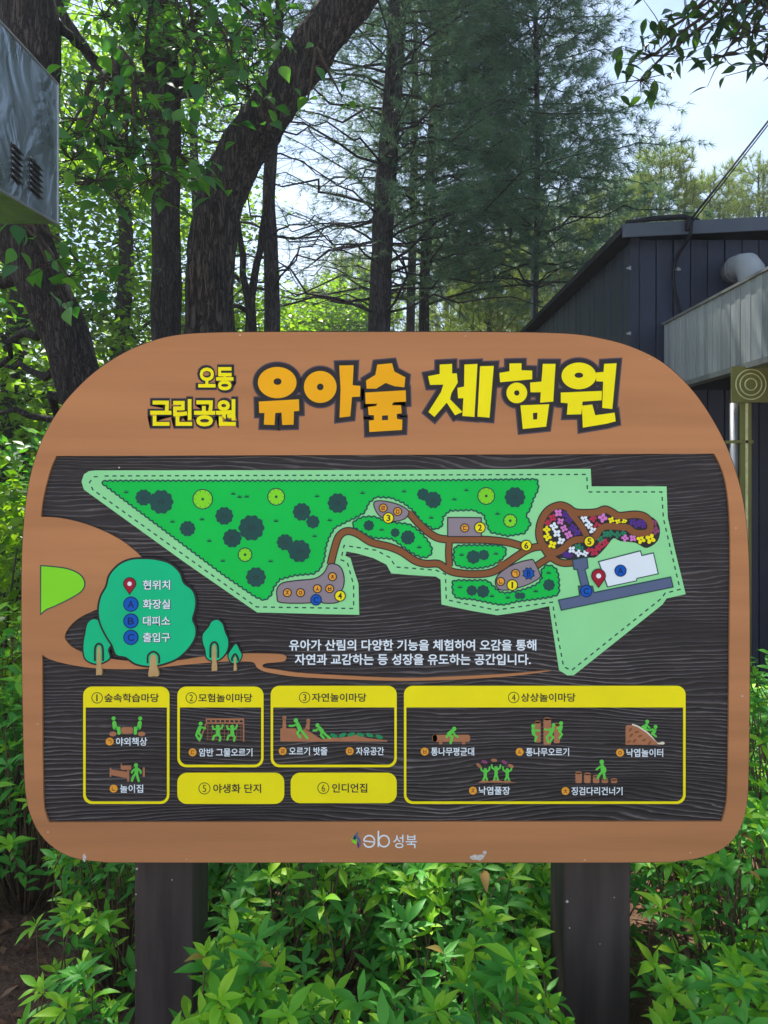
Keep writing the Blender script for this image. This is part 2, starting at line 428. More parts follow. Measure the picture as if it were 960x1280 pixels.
Geo().box(-0.016, 0.044, -0.016, 0.044, -0.2, TOP-0.01, 0.003).build("corner_trim", M['navy_board'], bld)
# roof sheet with a folded grey edge
rf = Geo()
x0, x1 = -0.11, BW+0.2
rf.add([(x0,-0.12,eave(x0)),(x1,-0.12,eave(x1)),(x1,BL,eave(x1)),(x0,BL,eave(x0)),(x0,-0.12,eave(x0)+0.03),(x1,-0.12,eave(x1)+0.03),(x1,BL,eave(x1)+0.03),(x0,BL,eave(x0)+0.03)],
       [(0,3,2,1),(4,5,6,7),(0,1,5,4),(1,2,6,5),(2,3,7,6),(3,0,4,7)])
rf.build("roof", M['roof_dark'], bld)
fa = Geo()
for a, b_ in ((x0, 1.0), (1.004, 2.3), (2.304, x1)):
    za, zb = eave(a), eave(b_)
    fa.add([(a,-0.135,za-0.035),(b_,-0.135,zb-0.035),(b_,-0.121,zb-0.035),(a,-0.121,za-0.035),(a,-0.150,za+0.052),(b_,-0.150,zb+0.052),(b_,-0.121,zb+0.052),(a,-0.121,za+0.052)],
           [(0,3,2,1),(4,5,6,7),(0,1,5,4),(1,2,6,5),(2,3,7,6),(3,0,4,7)])
fa.build("front_roof_edge", M['roof'], bld)
Geo().box(x0-0.012, x0-0.001, -0.13, BL, eave(x0)-0.012, eave(x0)+0.034).build("side_roof_edge", M['roof_dark'], bld)
Geo().tube([(x0+0.02,-0.14,eave(0)+0.06),(0.1,-0.14,eave(0)+0.085),(0.30,-0.13,eave(0.3)+0.085),(0.42,-0.12,eave(0.4)+0.058)], [0.012,0.02,0.02,0.012], 8).build("roof_edge_flashing", M['roof_dark'], bld, smooth=True)
# steel clips on the wall
for px, py in ((787, 335.5), (847, 337), (787, 417)):
    q = P(px, py, BY-0.01) - Vector((BX, BY, 0))
    Geo().box(q.x-0.022, q.x+0.022, -0.016, -0.0085, q.z-0.005, q.z+0.006).tube([(q.x, -0.02, q.z-0.012), (q.x, -0.02, q.z+0.012)], 0.008, 6).build("wall_clip", M['white_pipe'], bld)
# cable that drops from the roof edge and the overhead wire
cpts = [P(x, y, BY-0.17) for x, y in ((863,281),(860,297),(855,315),(850,335),(851,355),(856,375),(862,395),(868,415))]
cpts = [Vector((p.x, BY-0.05 if i > 1 else BY-0.19, p.z)) for i, p in enumerate(cpts)]
Geo().tube(smooth_path([tuple(p) for p in cpts], 5), 0.0125, 8).build("wall_cable", M['cable'], smooth=True, label="black corrugated cable running down the navy boards from the roof edge", cat="cable")
w0 = P(860, 279, BY-0.18); w1 = Vector((3.5, 6.5, 4.97)); w2 = w0 + (w1-w0)*3.2
wp = [w0.lerp(w2, t/12) - Vector((0, 0, 0.5*math.sin(math.pi*t/12)*0.18)) for t in range(13)]
Geo().tube(wp, 0.0085, 6).tube([p+Vector((0.015, 0, -0.012)) for p in wp], 0.005, 6).build("overhead_wire", M['cable'], smooth=True, label="thin black overhead wire slanting up into the sky from the roof", cat="wire")
Geo().tube([w0+Vector((0.0,-0.0,-0.05)), w0+Vector((0,0,0.035))], [0.022, 0.014], 8).build("wire_clamp", M['cable'], bld).location = (-BX, -BY, 0)
# vent elbow
vx = 2.425
ve = [(vx,5.34,2.99),(vx,5.20,2.99),(vx,5.13,2.975),(vx,5.08,2.93),(vx+0.005,5.055,2.86),(vx+0.01,5.05,2.78),(vx+0.01,5.05,2.35)]
vent = Geo().tube(ve, 0.088, 20).build("vent_pipe", M['white_pipe'], smooth=True, label="pale grey elbow vent pipe coming out of the navy board wall", cat="vent pipe")
for i, (p, ax) in enumerate((((vx,5.27,2.99), (0,1,0)), ((vx+0.01,5.05,2.80), (0,0,1)))):
    a = Vector(p); d = Vector(ax)*0.011
    Geo().tube([a-d, a+d], 0.094, 20).build("pipe_collar", M['steel'], vent, smooth=False)

# ------------------------------------------------------------------ canopy with ribbed pale fascia
CX, CY0, CY1, CZ0, CZ1 = 1.94, 1.9, 5.33, 2.165, 2.63
can = empty("entrance_canopy", (CX, CY0, 0), "pale grey ribbed canopy edge jutting from the navy building", "canopy")
Geo().box(0.03, 2.9, 0.02, CY1-CY0-0.02, CZ0+0.10, CZ1-0.06).build("canopy_core", M['roof_dark'], can)
rb_ = [Geo().box(dx, 0.028, 0.002, 0.0585, CZ0+0.02, CZ1-0.012, 0.002).mesh("cladding_rib") for dx in (0.0, 0.0022)]
for i in range(int((CY1-CY0)/0.06)):
    o = link("cladding_rib", rb_[i % 2], M['canopy'], can); o.location = (0, 0.005+i*0.06, 0)
Geo().box(-0.012, 0.05, 0, CY1-CY0, CZ1-0.012, CZ1+0.004).build("top_trim", M['canopy_trim'], can)
Geo().box(-0.010, 0.06, 0, CY1-CY0, CZ0-0.012, CZ0+0.019).build("bottom_trim", M['canopy_trim'], can)
Geo().box(0.062, 2.88, 0.02, CY1-CY0-0.03, CZ0, CZ0+0.09).build("soffit", M['roof_dark'], can)

# post under the canopy: olive square head with rings, pipe and box below
post = empty("canopy_post", (1.96, 4.15, 0), "olive yellow metal post with ringed square head under the canopy", "post")
hx0, hx1 = 1.860-1.96, 2.055-1.96
hz1, hz0 = 1.6+(590-458)/960*4.1, 1.6+(590-503)/960*4.1
Geo().box(hx0, hx1, -0.05, -0.026, hz0, hz1, 0.003).build("post_head", M['olive'], post)
for r in (0.031, 0.058, 0.080):
    tz = (hz0+hz1)/2; tx = (hx0+hx1)/2
    ring = [(tx+r*math.cos(2*math.pi*i/36), -0.052, tz+r*math.sin(2*math.pi*i/36)) for i in range(36)]
    g = Geo().tube(ring+[ring[0]], 0.0035, 6, cap=False).build("raised_ring", M['olive_light'], post, smooth=True)
Geo().tube([(1.891-1.96, 0, -0.2), (1.891-1.96, 0, hz0)], 0.021, 14).build("steel_pipe", M['steel'], post, smooth=True)
Geo().box(1.913-1.96, 1.975-1.96, -0.03, 0.05, -0.2, hz0-0.002, 0.006).build("post_shaft", M['olive'], post)
cz = 1.6+(590-552)/960*4.1
Geo().box(1.937-1.96, 1.952-1.96, -0.036, -0.0305, -0.2, hz0-0.002, 0.002).build("shaft_highlight", M['olive_light'], post)  # pale strip that paints the highlight down the middle of the shaft
Geo().box(1.866-1.96, 1.980-1.96, -0.036, 0.06, cz-0.008, cz+0.008).build("post_collar", M['olive'], post)

# ------------------------------------------------------------------ slim grey lamp post behind
lp = P(666, 306, 11.0)
gp = empty("metal_pole", (lp.x, 11.0, 0), "slim grey metal pole standing behind the navy building", "pole")
Geo().tube([(0, 0, -0.2), (0, 0, lp.z)], [0.036, 0.026], 10).build("pole_shaft", M['steel'], gp, smooth=True)
Geo().tube([(0, 0, lp.z), (0, 0, lp.z+0.03)], 0.034, 10).build("pole_cap", M['steel'], gp)

# ------------------------------------------------------------------ stainless box with louvres, upper left
def mirror_mat():
    m, nt, b, out = base_mat("wavy_stainless_steel")
    L = nt.links.new
    b.inputs["Metallic"].default_value = 1; b.inputs["Roughness"].default_value = 0.16
    b.inputs["Base Color"].default_value = (0.33, 0.355, 0.365, 1)
    tc = N(nt, "ShaderNodeTexCoord")
    n1 = N(nt, "ShaderNodeTexNoise"); n1.inputs["Scale"].default_value = 4.5; n1.inputs["Detail"].default_value = 3; n1.inputs["Distortion"].default_value = 1.2; L(tc.outputs["Object"], n1.inputs[0])
    bp = N(nt, "ShaderNodeBump"); bp.inputs["Strength"].default_value = 0.22; bp.inputs["Distance"].default_value = 0.07
    L(n1.outputs[0], bp.inputs["Height"]); L(bp.outputs[0], b.inputs["Normal"])
    n2 = N(nt, "ShaderNodeTexNoise"); n2.inputs["Scale"].default_value = 9; n2.inputs["Detail"].default_value = 4; L(tc.outputs["Object"], n2.inputs[0])
    rr = ramp(nt, [(0.35, (0.26,)*3), (0.7, (0.42,)*3)]); L(n2.outputs[0], rr.inputs[0]); L(rr.outputs[0], b.inputs["Roughness"])
    return m
M['mirror'] = mirror_mat()
fx, fy = -1.02, 2.4
zb, zt = P(72, 280, 2.4).z, P(72, 105, 2.4).z
bx = empty("stainless_box", (-1.3, 1.75, 0), "polished stainless steel box with louvre slots above, at the top left corner", "metal box")
ox, oy = 1.3, -1.75
tl = -0.055                                   # the box hangs a little askew
def sk(x, y, z): return (x + ox + (2.4-y)*0.055, y + oy, z - (2.4-y)*0.105*(-1)*(-1))
hull = Geo(); c8 = [(-1.75,1.1),(fx,1.1),(fx,fy),(-1.75,fy)]
hull.add([sk(x, y, zb) for x, y in c8] + [sk(x, y, zt) for x, y in c8], [(0,3,2,1),(4,5,6,7),(0,1,5,4),(1,2,6,5),(2,3,7,6),(3,0,4,7)])
hull.build("box_shell", M['mirror'], bx)
e = Geo()
for za in (zb, zt):
    e.tube([sk(fx, 1.1, za), sk(fx, fy, za)], 0.004, 6)
e.tube([sk(fx, fy, zb), sk(fx, fy, zt)], 0.004, 6)
e.build("box_edge", M['steel'], bx)
for cx_, (ya, yb), n_, z0_ in ((0, (2.065, 2.125), 6, 0.0), (1, (2.185, 2.265), 6, 0.0)):
    yc = (ya+yb)/2
    ztop = P(0, 185 if cx_ == 0 else 204, yc).z
    for i in range(n_):
        z = ztop - i*0.0165
        p0, p1 = sk(fx, ya, 0), sk(fx, yb, 0)
        g = Geo().add([(p0[0]+0.001,p0[1],z),(p1[0]+0.001,p1[1],z-0.006),(p1[0]+0.010,p1[1],z-0.009),(p0[0]+0.010,p0[1],z-0.003),(p0[0]+0.001,p0[1],z+0.006),(p1[0]+0.001,p1[1],z)],
                      [(0,1,2,3),(3,2,5,4),(0,3,4),(1,5,2)])
        g.build("louvre", M['steel'], bx)
        Geo().box(p0[0]+0.0015, p0[0]+0.003, p0[1], p1[1], z-0.0085, z-0.005).build("louvre_slot", M['roof_dark'], bx)
Geo().tube([(-1.45+ox, 1.55+oy, -0.2), (-1.45+ox, 1.55+oy, zb+0.02)], 0.05, 14).build("support_post", M['steel'], bx, smooth=True)
# ------------------------------------------------------------------ the information board
BD = 1.8                                    # the board stands 1.8 m ahead of the camera
PX = BD / 960.0
def L2(p): return ((p[0] - 480) * PX, EYE + (590 - p[1]) * PX)

def area(loop):
    return sum(a[0]*b[1] - b[0]*a[1] for a, b in zip(loop, loop[1:] + loop[:1])) / 2

class Art(Geo):
    """flat cut-out shapes with an edge, h = metres in front of the board's face"""
    def slab(s, loops, h0, h1, raw=False):
        if not isinstance(loops[0][0], (tuple, list)): loops = [loops]
        pts, edges = [], []
        for lp in loops:
            n = len(pts); lp = [(L2(p) if not raw else p) for p in lp]
            pts += [Vector(p) for p in lp]
            edges += [(n+i, n+(i+1) % len(lp)) for i in range(len(lp))]
        vs, es, fs, *_ = delaunay_2d_cdt(pts, edges, [], 0, 1e-7)
        if fs:
            v_ = np.array([(p[0], p[1]) for p in vs]); f_ = np.array(fs)
            cen = v_[f_].mean(1); ins = np.zeros(len(f_), bool)
            for lp in loops:
                q = np.array([L2(p) if not raw else p for p in lp]); r = np.roll(q, -1, 0)
                y = cen[:, 1:2]; cond = (q[None, :, 1] > y) != (r[None, :, 1] > y)
                dy = np.where(r[:, 1] == q[:, 1], 1e-12, r[:, 1]-q[:, 1])
                xi = q[None, :, 0] + (y - q[None, :, 1]) * ((r[:, 0]-q[:, 0])/dy)[None]
                ins ^= ((cond & (cen[:, 0:1] < xi)).sum(1) % 2).astype(bool)
            fs = [f for f, k_ in zip(fs, ins) if k_]
        s.add([(v[0], -h1, v[1]) for v in vs], orient(vs, fs))
        if h1 - h0 > 1e-6:
            for lp in loops:
                q = [(L2(p) if not raw else p) for p in lp]
                n = len(q)
                s.add([(p[0], -h1, p[1]) for p in q] + [(p[0], -h0, p[1]) for p in q],
                      [[i, (i+1) % n, n + (i+1) % n, n + i] for i in range(n)])
        return s
    def stroke(s, pts, w, h0, h1, closed=False, caps=False):
        q = [Vector(L2(p)) for p in pts]
        r = [q[0]]
        for p in q[1:]:
            if (p - r[-1]).length > 1e-6: r.append(p)
        if closed and (r[0]-r[-1]).length < 1e-6: r.pop()
        q = r; n = len(q)
        if n < 2: return s
        hw = w * PX / 2; lft, rgt = [], []
        for i in range(n):
            a = q[i-1] if (i > 0 or closed) else None
            b = q[(i+1) % n] if (i < n-1 or closed) else None
            d1 = (q[i]-a).normalized() if a is not None else None
            d2 = (b-q[i]).normalized() if b is not None else None
            if d1 is None: d1 = d2
            if d2 is None: d2 = d1
            n1 = Vector((-d1.y, d1.x)); n2 = Vector((-d2.y, d2.x))
            m = n1 + n2
            m = n1.copy() if m.length < 1e-4 else m.normalized()
            k = min(1.8, 1 / max(0.3, m.dot(n1)))
            lft.append(q[i] + m*hw*k); rgt.append(q[i] - m*hw*k)
        vs = [(p.x, -h1, p.y) for p in lft] + [(p.x, -h1, p.y) for p in rgt] + [(p.x, -h0, p.y) for p in lft] + [(p.x, -h0, p.y) for p in rgt]
        fs = []
        for i in range(n if closed else n-1):
            j = (i+1) % n
            fs += [[i, j, n+j, n+i], [2*n+i, 2*n+j, j, i], [n+i, n+j, 3*n+j, 3*n+i]]
        if not closed: fs += [[0, n, 3*n, 2*n], [n-1, 2*n-1, 4*n-1, 3*n-1]]
        s.add(vs, fs)
        if caps and not closed:
            for e in (pts[0], pts[-1]): s.disc(e, w/2, h0, h1 - 0.00003, 10)
        return s
    def disc(s, c, r, h0, h1, n=20, ry=None):
        ry = ry or r
        return s.slab([(c[0]+r*math.cos(2*math.pi*i/n), c[1]+ry*math.sin(2*math.pi*i/n)) for i in range(n)], h0, h1)

def orient(vs, fs):
    out = []
    for f in fs:
        a, b, c = vs[f[0]], vs[f[1]], vs[f[2]]
        cr = (b[0]-a[0])*(c[1]-a[1]) - (b[1]-a[1])*(c[0]-a[0])
        out.append(list(f) if cr > 0 else list(reversed(f)))
    return out

def ell(cx, cy, rx, ry=None, n=28, a0=0):
    ry = ry or rx
    return [(cx+rx*math.cos(a0+2*math.pi*i/n), cy+ry*math.sin(a0+2*math.pi*i/n)) for i in range(n)]
def scale_pts(pts, ox, oy, k): return [(ox + x/k, oy + y/k) for x, y in pts]
def rrect(x0, y0, x1, y1, r, top=True, bottom=True, n=7):
    out = []
    for cx, cy, a, on in ((x1-r, y0+r, -90, top), (x1-r, y1-r, 0, bottom), (x0+r, y1-r, 90, bottom), (x0+r, y0+r, 180, top)):
        if on:
            out += [(cx+r*math.cos(R(a+90*i/n)), cy+r*math.sin(R(a+90*i/n))) for i in range(n+1)]
        else:
            out.append((x1 if a in (-90, 0) else x0, y0 if a in (-90, 180) else y1))
    return out
def scallop(loop, wl=6.6, amp=1.7):
    """leafy edge: small outward arcs along a closed loop"""
    n = len(loop); seg = [math.dist(loop[i], loop[(i+1) % n]) for i in range(n)]
    tot = sum(seg); k = max(3, round(tot/wl)); steps = k*6
    sg = 1 if area(loop) > 0 else -1
    out = []; i = 0; acc = 0
    for j in range(steps):
        t = tot*j/steps
        while acc + seg[i] < t: acc += seg[i]; i += 1
        f = (t-acc)/seg[i]; a, b = loop[i], loop[(i+1) % n]
        nx, ny = (b[1]-a[1])/seg[i]*sg, -(b[0]-a[0])/seg[i]*sg
        d = amp*abs(math.sin(math.pi*t*k/tot))
        out.append((a[0]+(b[0]-a[0])*f + nx*d, a[1]+(b[1]-a[1])*f + ny*d))
    return out

_texts = []
def text_part(name, body, x0, y0, x1, y1, h, mat, parent, bold=0.02, label=None):
    """lettering fitted to a rectangle measured on the board; the glyphs are filled in by set_lettering()"""
    o = link(name, bpy.data.meshes.new(name), mat, parent, label=label)
    _texts.append((o, body, x0, y0, x1, y1, h, bold))
    return o
def set_lettering():
    tmp = []
    for t in _texts:
        c = bpy.data.curves.new("lettering", 'FONT')
        c.body = t[1]; c.offset = t[7]; c.resolution_u = 3; c.fill_mode = 'FRONT'
        o = bpy.data.objects.new("lettering_source", c); COL.objects.link(o); tmp.append((o, c))
    dg = bpy.context.evaluated_depsgraph_get()
    srcs = [bpy.data.meshes.new_from_object(o.evaluated_get(dg)) for o, c in tmp]
    for (o, c), me, (tgt, body, x0, y0, x1, y1, h, bold) in zip(tmp, srcs, _texts):
        n = len(me.vertices); co = np.empty(n*3, dtype=np.float32); me.vertices.foreach_get("co", co); co = co.reshape(n, 3)
        mn, mx = co.min(0), co.max(0)
        u = (co[:, 0]-mn[0])/max(1e-6, mx[0]-mn[0]); v = (co[:, 1]-mn[1])/max(1e-6, mx[1]-mn[1])
        X0, Z1 = L2((x0, y0)); X1, Z0 = L2((x1, y1))
        out = np.stack([X0+(X1-X0)*u, np.full(n, -h), Z0+(Z1-Z0)*v], 1).astype(np.float32)
        me.vertices.foreach_set("co", out.ravel()); me.update()
        old = tgt.data; m_ = old.materials[0]; me.materials.clear(); me.materials.append(m_); tgt.data = me; bpy.data.meshes.remove(old)
        me.name = tgt.name
        bpy.data.objects.remove(o); bpy.data.curves.remove(c)

board = empty("information_board", (0, BD, 0), "brown framed wooden park map board with yellow Korean title, standing on two dark posts", "information board")

OUT = smooth_path([(262,416),(215,420),(180,430),(150,444),(120,464),(95,487),(75,511),(56,543),(42,580),(33,625),(28,685),(27,760),(28,860),(30,950),(32,990),(38,1018),(50,1042),(68,1060),(92,1072),(125,1077),(170,1078),
    (480,1078),(800,1078),(850,1076),(885,1069),(912,1054),(927,1030),(934,1000),(936,950),(937,860),(937,760),(935,680),(928,622),(914,573),(895,532),(867,490),(832,456),(795,436),(755,424),(705,417),(600,415),(480,415),(360,415)], 5, True)
opening_right = smooth_path([(893,567),(901,583),(908,607),(912,645),(913,700),(912,800),(911,900),(909.5,984),(907.5,1008),(902.6,1027)], 4)
lobe = smooth_path([(690,837.5),(640,842),(560,846),(500,847.5),(420,844),(372,841),(345,837),(331,835),(328,832),(333,829),(345,828),(356,826),(357,820),(345,817.5),(300,817),(260,820),(215,826),(160,826),(120,820),(95,812),(83,802),(81,794),(88,782),(103,770),(135,756),(165,742),(180,722),(180,702),(163,684),(140,669),(107,655),(75,647.5),(51,646)], 4)
ribbon_low = smooth_path([(52.5,818),(60,823),(75,828),(100,833),(130,836),(180,836),(230,831),(280,827),(310,827),(318,829),(322,835),(335,840.5),(372,846),(430,849),(500,851),(570,849.5),(640,845),(690,838.5)], 4)
left_low = [(61,1028),(57,1018),(55,1010),(54,995),(53,940),(52.5,819)]
left_up = smooth_path([(51,645.9),(53,627),(58,604),(64,584),(71.5,567)], 4)
OPEN = opening_right + left_low + ribbon_low[1:] + lobe[1:] + left_up[1:-1]
g = Art().slab([OUT], -0.045, -0.0062)
g.add([(L2(p)[0], 0.045, L2(p)[1]) for p in OUT], [list(range(len(OUT)))])
g.build("backing_board", M['panel'], board)
Art().slab([OUT, OPEN], -0.0062, 0.0).build("frame", M['brown'], board)
Art().stroke(OUT, 2.6, -0.046, -0.0030, True).build("frame_edge", M['black'], board)

# posts, each with an end-grain cap hidden behind the board
for x0, x1 in ((168, 242), (705, 788)):
    Y = 1.86
    xa, xb = (x0-480)/960*Y, (x1-480)/960*Y
    Geo().box(xa, xb, Y-BD, Y-BD+0.155, -0.3, 1.55, 0.004).build("post", M['post'], board)

B0 = -0.0062                                 # level of the dark wood
# the map ------------------------------------------------------------
mp_ = Art()
map_loop = [(118,588),(450,587.5),(739,586),(740,608),(834,608),(835.5,647),(845,690),(858,743),(834,748.5),(829,756),(718,844.5),(710,845),(699.5,838.5),(693,797),(687,758),(655,765),(622,769.5),(590,764),(552,756),(551,725),(545,721),(512,719),(489,717),(483,706),(467,698),(448,692.5),(433,689.5),(431.5,695),(438,698),(442,712),(448,730),(449,769),(321,766),(230,703),(104,612),(101,602),(104,593),(110,589)]
mp_.slab([map_loop], B0, B0+0.0020)
park = mp_.build("map_panel", M['pale_green'], board)
T = B0 + 0.0020
forest = ([(127,603),(133,602),(300,602),(500,602),(671,600),(672.5,611),(666,624)] +
          scale_pts([(820,170),(800,200),(822,240),(795,280),(720,292),(640,275),(625,235),(612,195),(560,172),(450,175),(418,205),(412,250),(380,262),(325,228),(290,180),(240,140),(180,115),(110,112),(75,140),(55,185),(0,215)], 440, 590, 3.69) +
          scale_pts([(760,330),(660,380),(625,440),(605,500),(597,570),(572,630),(535,655),(420,665),(330,690),(293,740),(275,790),(240,815),(190,795),(0,665)], 280, 580, 4.8))
isl_a = smooth_path(scale_pts([(5,245),(40,215),(100,210),(140,225),(200,238),(260,245),(300,270),(340,310),(365,355),(355,385),(320,390),(270,365),(220,330),(180,305),(100,300),(50,275)], 440, 590, 3.69), 3, True)
isl_b = smooth_path(scale_pts([(475,370),(490,345),(600,342),(690,345),(708,370),(690,400),(640,430),(560,442),(490,430),(475,405)], 440, 590, 3.69), 3, True)
isl_c = smooth_path(scale_pts([(468,520),(480,505),(560,505),(620,505),(650,530),(690,560),(760,555),(850,525),(880,490),(878,460),(900,435),(935,445),(950,480),(953,540),(945,565),(880,580),(760,595),(690,610),(560,585),(480,575)], 440, 590, 3.69), 3, True)
for lp in (forest, isl_a, isl_b, isl_c):
    sc = scallop(lp)
    a = Art().slab([sc], T, T+0.0006).build("lawn", M['green'], park)
    Art().stroke(sc, 1.8, T, T+0.0010, True).build("lawn_outline", M['dark_green'], park)
# dashed boundary
dash = [(130,595),(734,593),(735,615),(828,615),(830,648),(841,695),(851,737),(832,742),(828,748),(715,838.5),(705,834),(698,797),(691,753),(620,763),(558,750),(557,718),(545,713),(495,709),(487,697),(470,688),(430,682),(426,700),(434,703),(442,732),(442,761),(320,759),(115,612),(111,603),(117,596)]
dg_ = Art(); acc = 0.0; on = True; left_ = 5.0; cur = dash[0]; seg = [cur]; k = 1
loop = dash + [dash[0]]
while k < len(loop):
    d = math.dist(cur, loop[k])
    if d < left_:
        left_ -= d; cur = loop[k]; seg.append(cur); k += 1
    else:
        f = left_/d; cur = (cur[0]+(loop[k][0]-cur[0])*f, cur[1]+(loop[k][1]-cur[1])*f); seg.append(cur)
        if on and len(seg) > 1: dg_.stroke(seg, 1.6, T, T+0.0003)
        on = not on; left_ = 5.0 if on else 4.8; seg = [cur]
dg_.build("boundary_dashes", M['dark_green'], park)

T2 = T + 0.0006
def cloud(cx, cy, r, lobes=9, k=0.14): return [(cx + r*(1-k + k*abs(math.cos(lobes*t/2)))*math.cos(t), cy + r*(1-k+k*abs(math.cos(lobes*t/2)))*math.sin(t)) for t in [2*math.pi*i/54 for i in range(54)]]
dark_trees = [(179,622,10.5),(201,627.5,15.5),(234,661,10),(280,645,11.5),(290,673,12),(314,660,16.5),(377,640,11.5),(391,652.5,8.5),(422,629,12.8),(356,678,10.5),(374,689,14.5),(319.6,721.7,12.8),(529,618,7.8),(541.6,625,10.8),(644,621.7,13.2),(461,657,6.8),(494,666,5.8),(510,672,9.2),(592,696.5,8.8),(605,694,6.8),(590,738.5,6.8),(604,739.6,8.2),(686.6,731.5,7.6),(648,745,4.5),(653,745,4.2)]
for i, (x, y, r) in enumerate(dark_trees):
    a = Art().slab([cloud(x, y, r, 10 if r > 9 else 8)], T2, T2+0.0007+0.00004*(i % 5))
    o = a.build("tree_symbol", M['dark_green'], park)
    b = Art()
    if r > 9:
        for q in range(5):
            an = 2*math.pi*q/5 + i
            b.stroke([(x+1.5*math.cos(an), y+1.5*math.sin(an)), (x+r*0.30*math.cos(an), y+r*0.22*math.sin(an))], 1.2, T2, T2+0.0011)
        b.build("tree_symbol_centre", M['black'], park)
for x, y, r in [(253,624,12.3),(345,621,10.6),(306,693.5,8.6),(608,620,10.6),(638,651,8.2)]:
    Art().disc((x, y), r, T2, T2+0.0006, 28).build("bright_tree_symbol", M['lime'], park)
    b = Art().stroke(ell(x, y, r), 1.3, T2, T2+0.0008, True).disc((x, y), 1.8, T2, T2+0.0009, 10)
    for q in range(10):
        an = 2*math.pi*q/10
        b.stroke([(x+r*0.72*math.cos(an), y+r*0.72*math.sin(an)), (x+r*0.92*math.cos(an), y+r*0.92*math.sin(an))], 0.5, T2, T2+0.00075)
    b.build("bright_tree_outline", M['dark_green'], park)
gm = Art()
for x, y in [(157,616),(215,653),(252,650),(291,618),(299,622),(308,621.5),(261,677),(344.6,652),(396,621),(453,617),(393,671),(338,702.5),(505,615),(583,613.5),(568,625),(622,643),(539,648),(477,663),(524,685),(577,694.5),(620,693),(575,735),(615,746),(635,748),(670,740),(686,717),(412,651),(278,702)]:
    for dx, dy in ((-4.2,-1.6),(-2,-3.8),(0.4,-4.2),(2.8,-3.4),(4.4,-1.4)):
        gm.slab([(x+dx*0.35-0.9, y+0.6),(x+dx, y+dy),(x+dx*0.35+0.9, y+0.6)], T2, T2+0.0003)
gm.build("grass_marks", M['dark_green'], park, kind="stuff")

# paths
def road(pts, w=7.4, lvl=0, sub=5):
    q = smooth_path(pts, sub)
    return q, w, lvl
z1 = lambda pts: scale_pts(pts, 670, 620, 5.65)
z4 = lambda pts: scale_pts(pts, 440, 590, 3.69)
flower_bed = smooth_path(z1([(60,370),(35,300),(35,200),(100,90),(180,70),(300,125),(480,105),(600,145),(780,140),(850,170),(880,240),(862,320),(790,368),(740,350),(700,330),(600,320),(550,300),(500,360),(430,430),(380,437),(260,450),(200,442),(130,430)]), 3, True)
Art().slab([flower_bed], T, T+0.0005).build("flower_bed", M['black'], park)
roads = [
    road([(413,706),(418.5,684),(424,670),(434,664),(447,667.5),(464,678),(486,683.5),(502,690),(518.6,701),(532,705),(548,705),(559,712),(570,716),(592,718),(613,716),(627,709),(643,698),(657,689),(668,684.5),(682,683)]),
    road([(512,641.5),(524,655),(537.6,667),(551,673.5),(575.5,674.6),(608,675),(635,678),(656,684)]),
    road([(562,675),(561,690),(562,708)], 6.5),
    road([(562,672),(585,673.5)], 5.0),
    road([(692,667+20),(688,681),(684,675),(676,686)][0:0] or [(682,684),(687,690)], 6),
    road(z1([(60,370),(30,300),(28,230),(48,160),(95,98),(165,68),(220,80),(270,113),(330,122),(430,117),(490,97),(540,117),(590,142),(700,133),(765,145),(803,180),(812,220),(795,255),(740,265),(690,255),(650,225),(590,220),(500,215),(450,240),(425,285),(375,308),(300,308),(250,325),(195,372),(130,402),(60,370)]), 8.0),
    road(z1([(235,98),(262,140),(290,170),(330,225),(352,265),(372,305)]), 7.0),
    road(z1([(60,370),(95,420),(150,460),(200,475),(262,472)]), 7.0),
    road(z4([(690,425),(712,445)]), 8),
    road(z4([(845,440),(880,415),(915,395),(935,380)]), 6.5),
]
rb, rt = Art(), Art()
for i, (q, w, _) in enumerate(roads):
    rb.stroke(q, w+2.8, T, T+0.0008+0.00002*i, caps=False)
    rt.stroke(q, w, T, T+0.0011+0.00002*i, caps=True)
rt.slab([(636,680),(650,679),(662,684),(672,684),(664,690),(650,694),(655,688)], T, T+0.00135)
rb.build("path_edge", M['black'], park); rt.build("path_surface", M['path_brown'], park)

# rest areas
pads = [
    smooth_path(scale_pts([(612,632),(625,605),(660,600),(700,622),(720,680),(715,740),(690,780),(685,830),(597,836),(580,820),(530,820),(510,835),(340,833),(318,800),(318,750),(350,715),(440,700),(540,690),(590,662)], 280, 580, 4.8), 3, True),
    smooth_path(z4([(100,150),(118,133),(180,140),(235,160),(263,185),(245,215),(200,228),(160,222),(120,195)]), 3, True),
    z4([(442,210),(597,211),(597,298),(442,298)]),
    smooth_path(z4([(662,505),(685,465),(750,425),(825,405),(842,415),(868,470),(862,492),(800,525),(720,545),(676,540)]), 3, True)]
for lp in pads:
    Art().slab([lp], T, T+0.0014).build("rest_area", M['pad_grey'], park)
    Art().stroke(lp, 1.3, T, T+0.0016, True).build("rest_area_outline", M['black'], park)
entry = [(715.6,700),(734,696.6),(735.5,710),(731.5,712),(737,733),(741,733),(743,741),(839,721.5),(842,734),(702,763),(698.5,750.5),(725,745),(723.5,733),(727,733),(722,712),(718,712)]
Art().slab([entry], T, T+0.0016).build("entrance_road", M['slate'], park)
Art().stroke(entry, 1.3, T, T+0.0018, True).build("entrance_road_outline", M['dark_green'], park)
house = z1([(445,465),(740,388),(750,422),(832,403),(866,550),(714,583),(712,600),(508,643)])
Art().slab([house], T, T+0.0016).build("building_symbol", M['white'], park)
Art().stroke(house, 1.2, T, T+0.0018, True).build("building_outline", M['dark_green'], park)

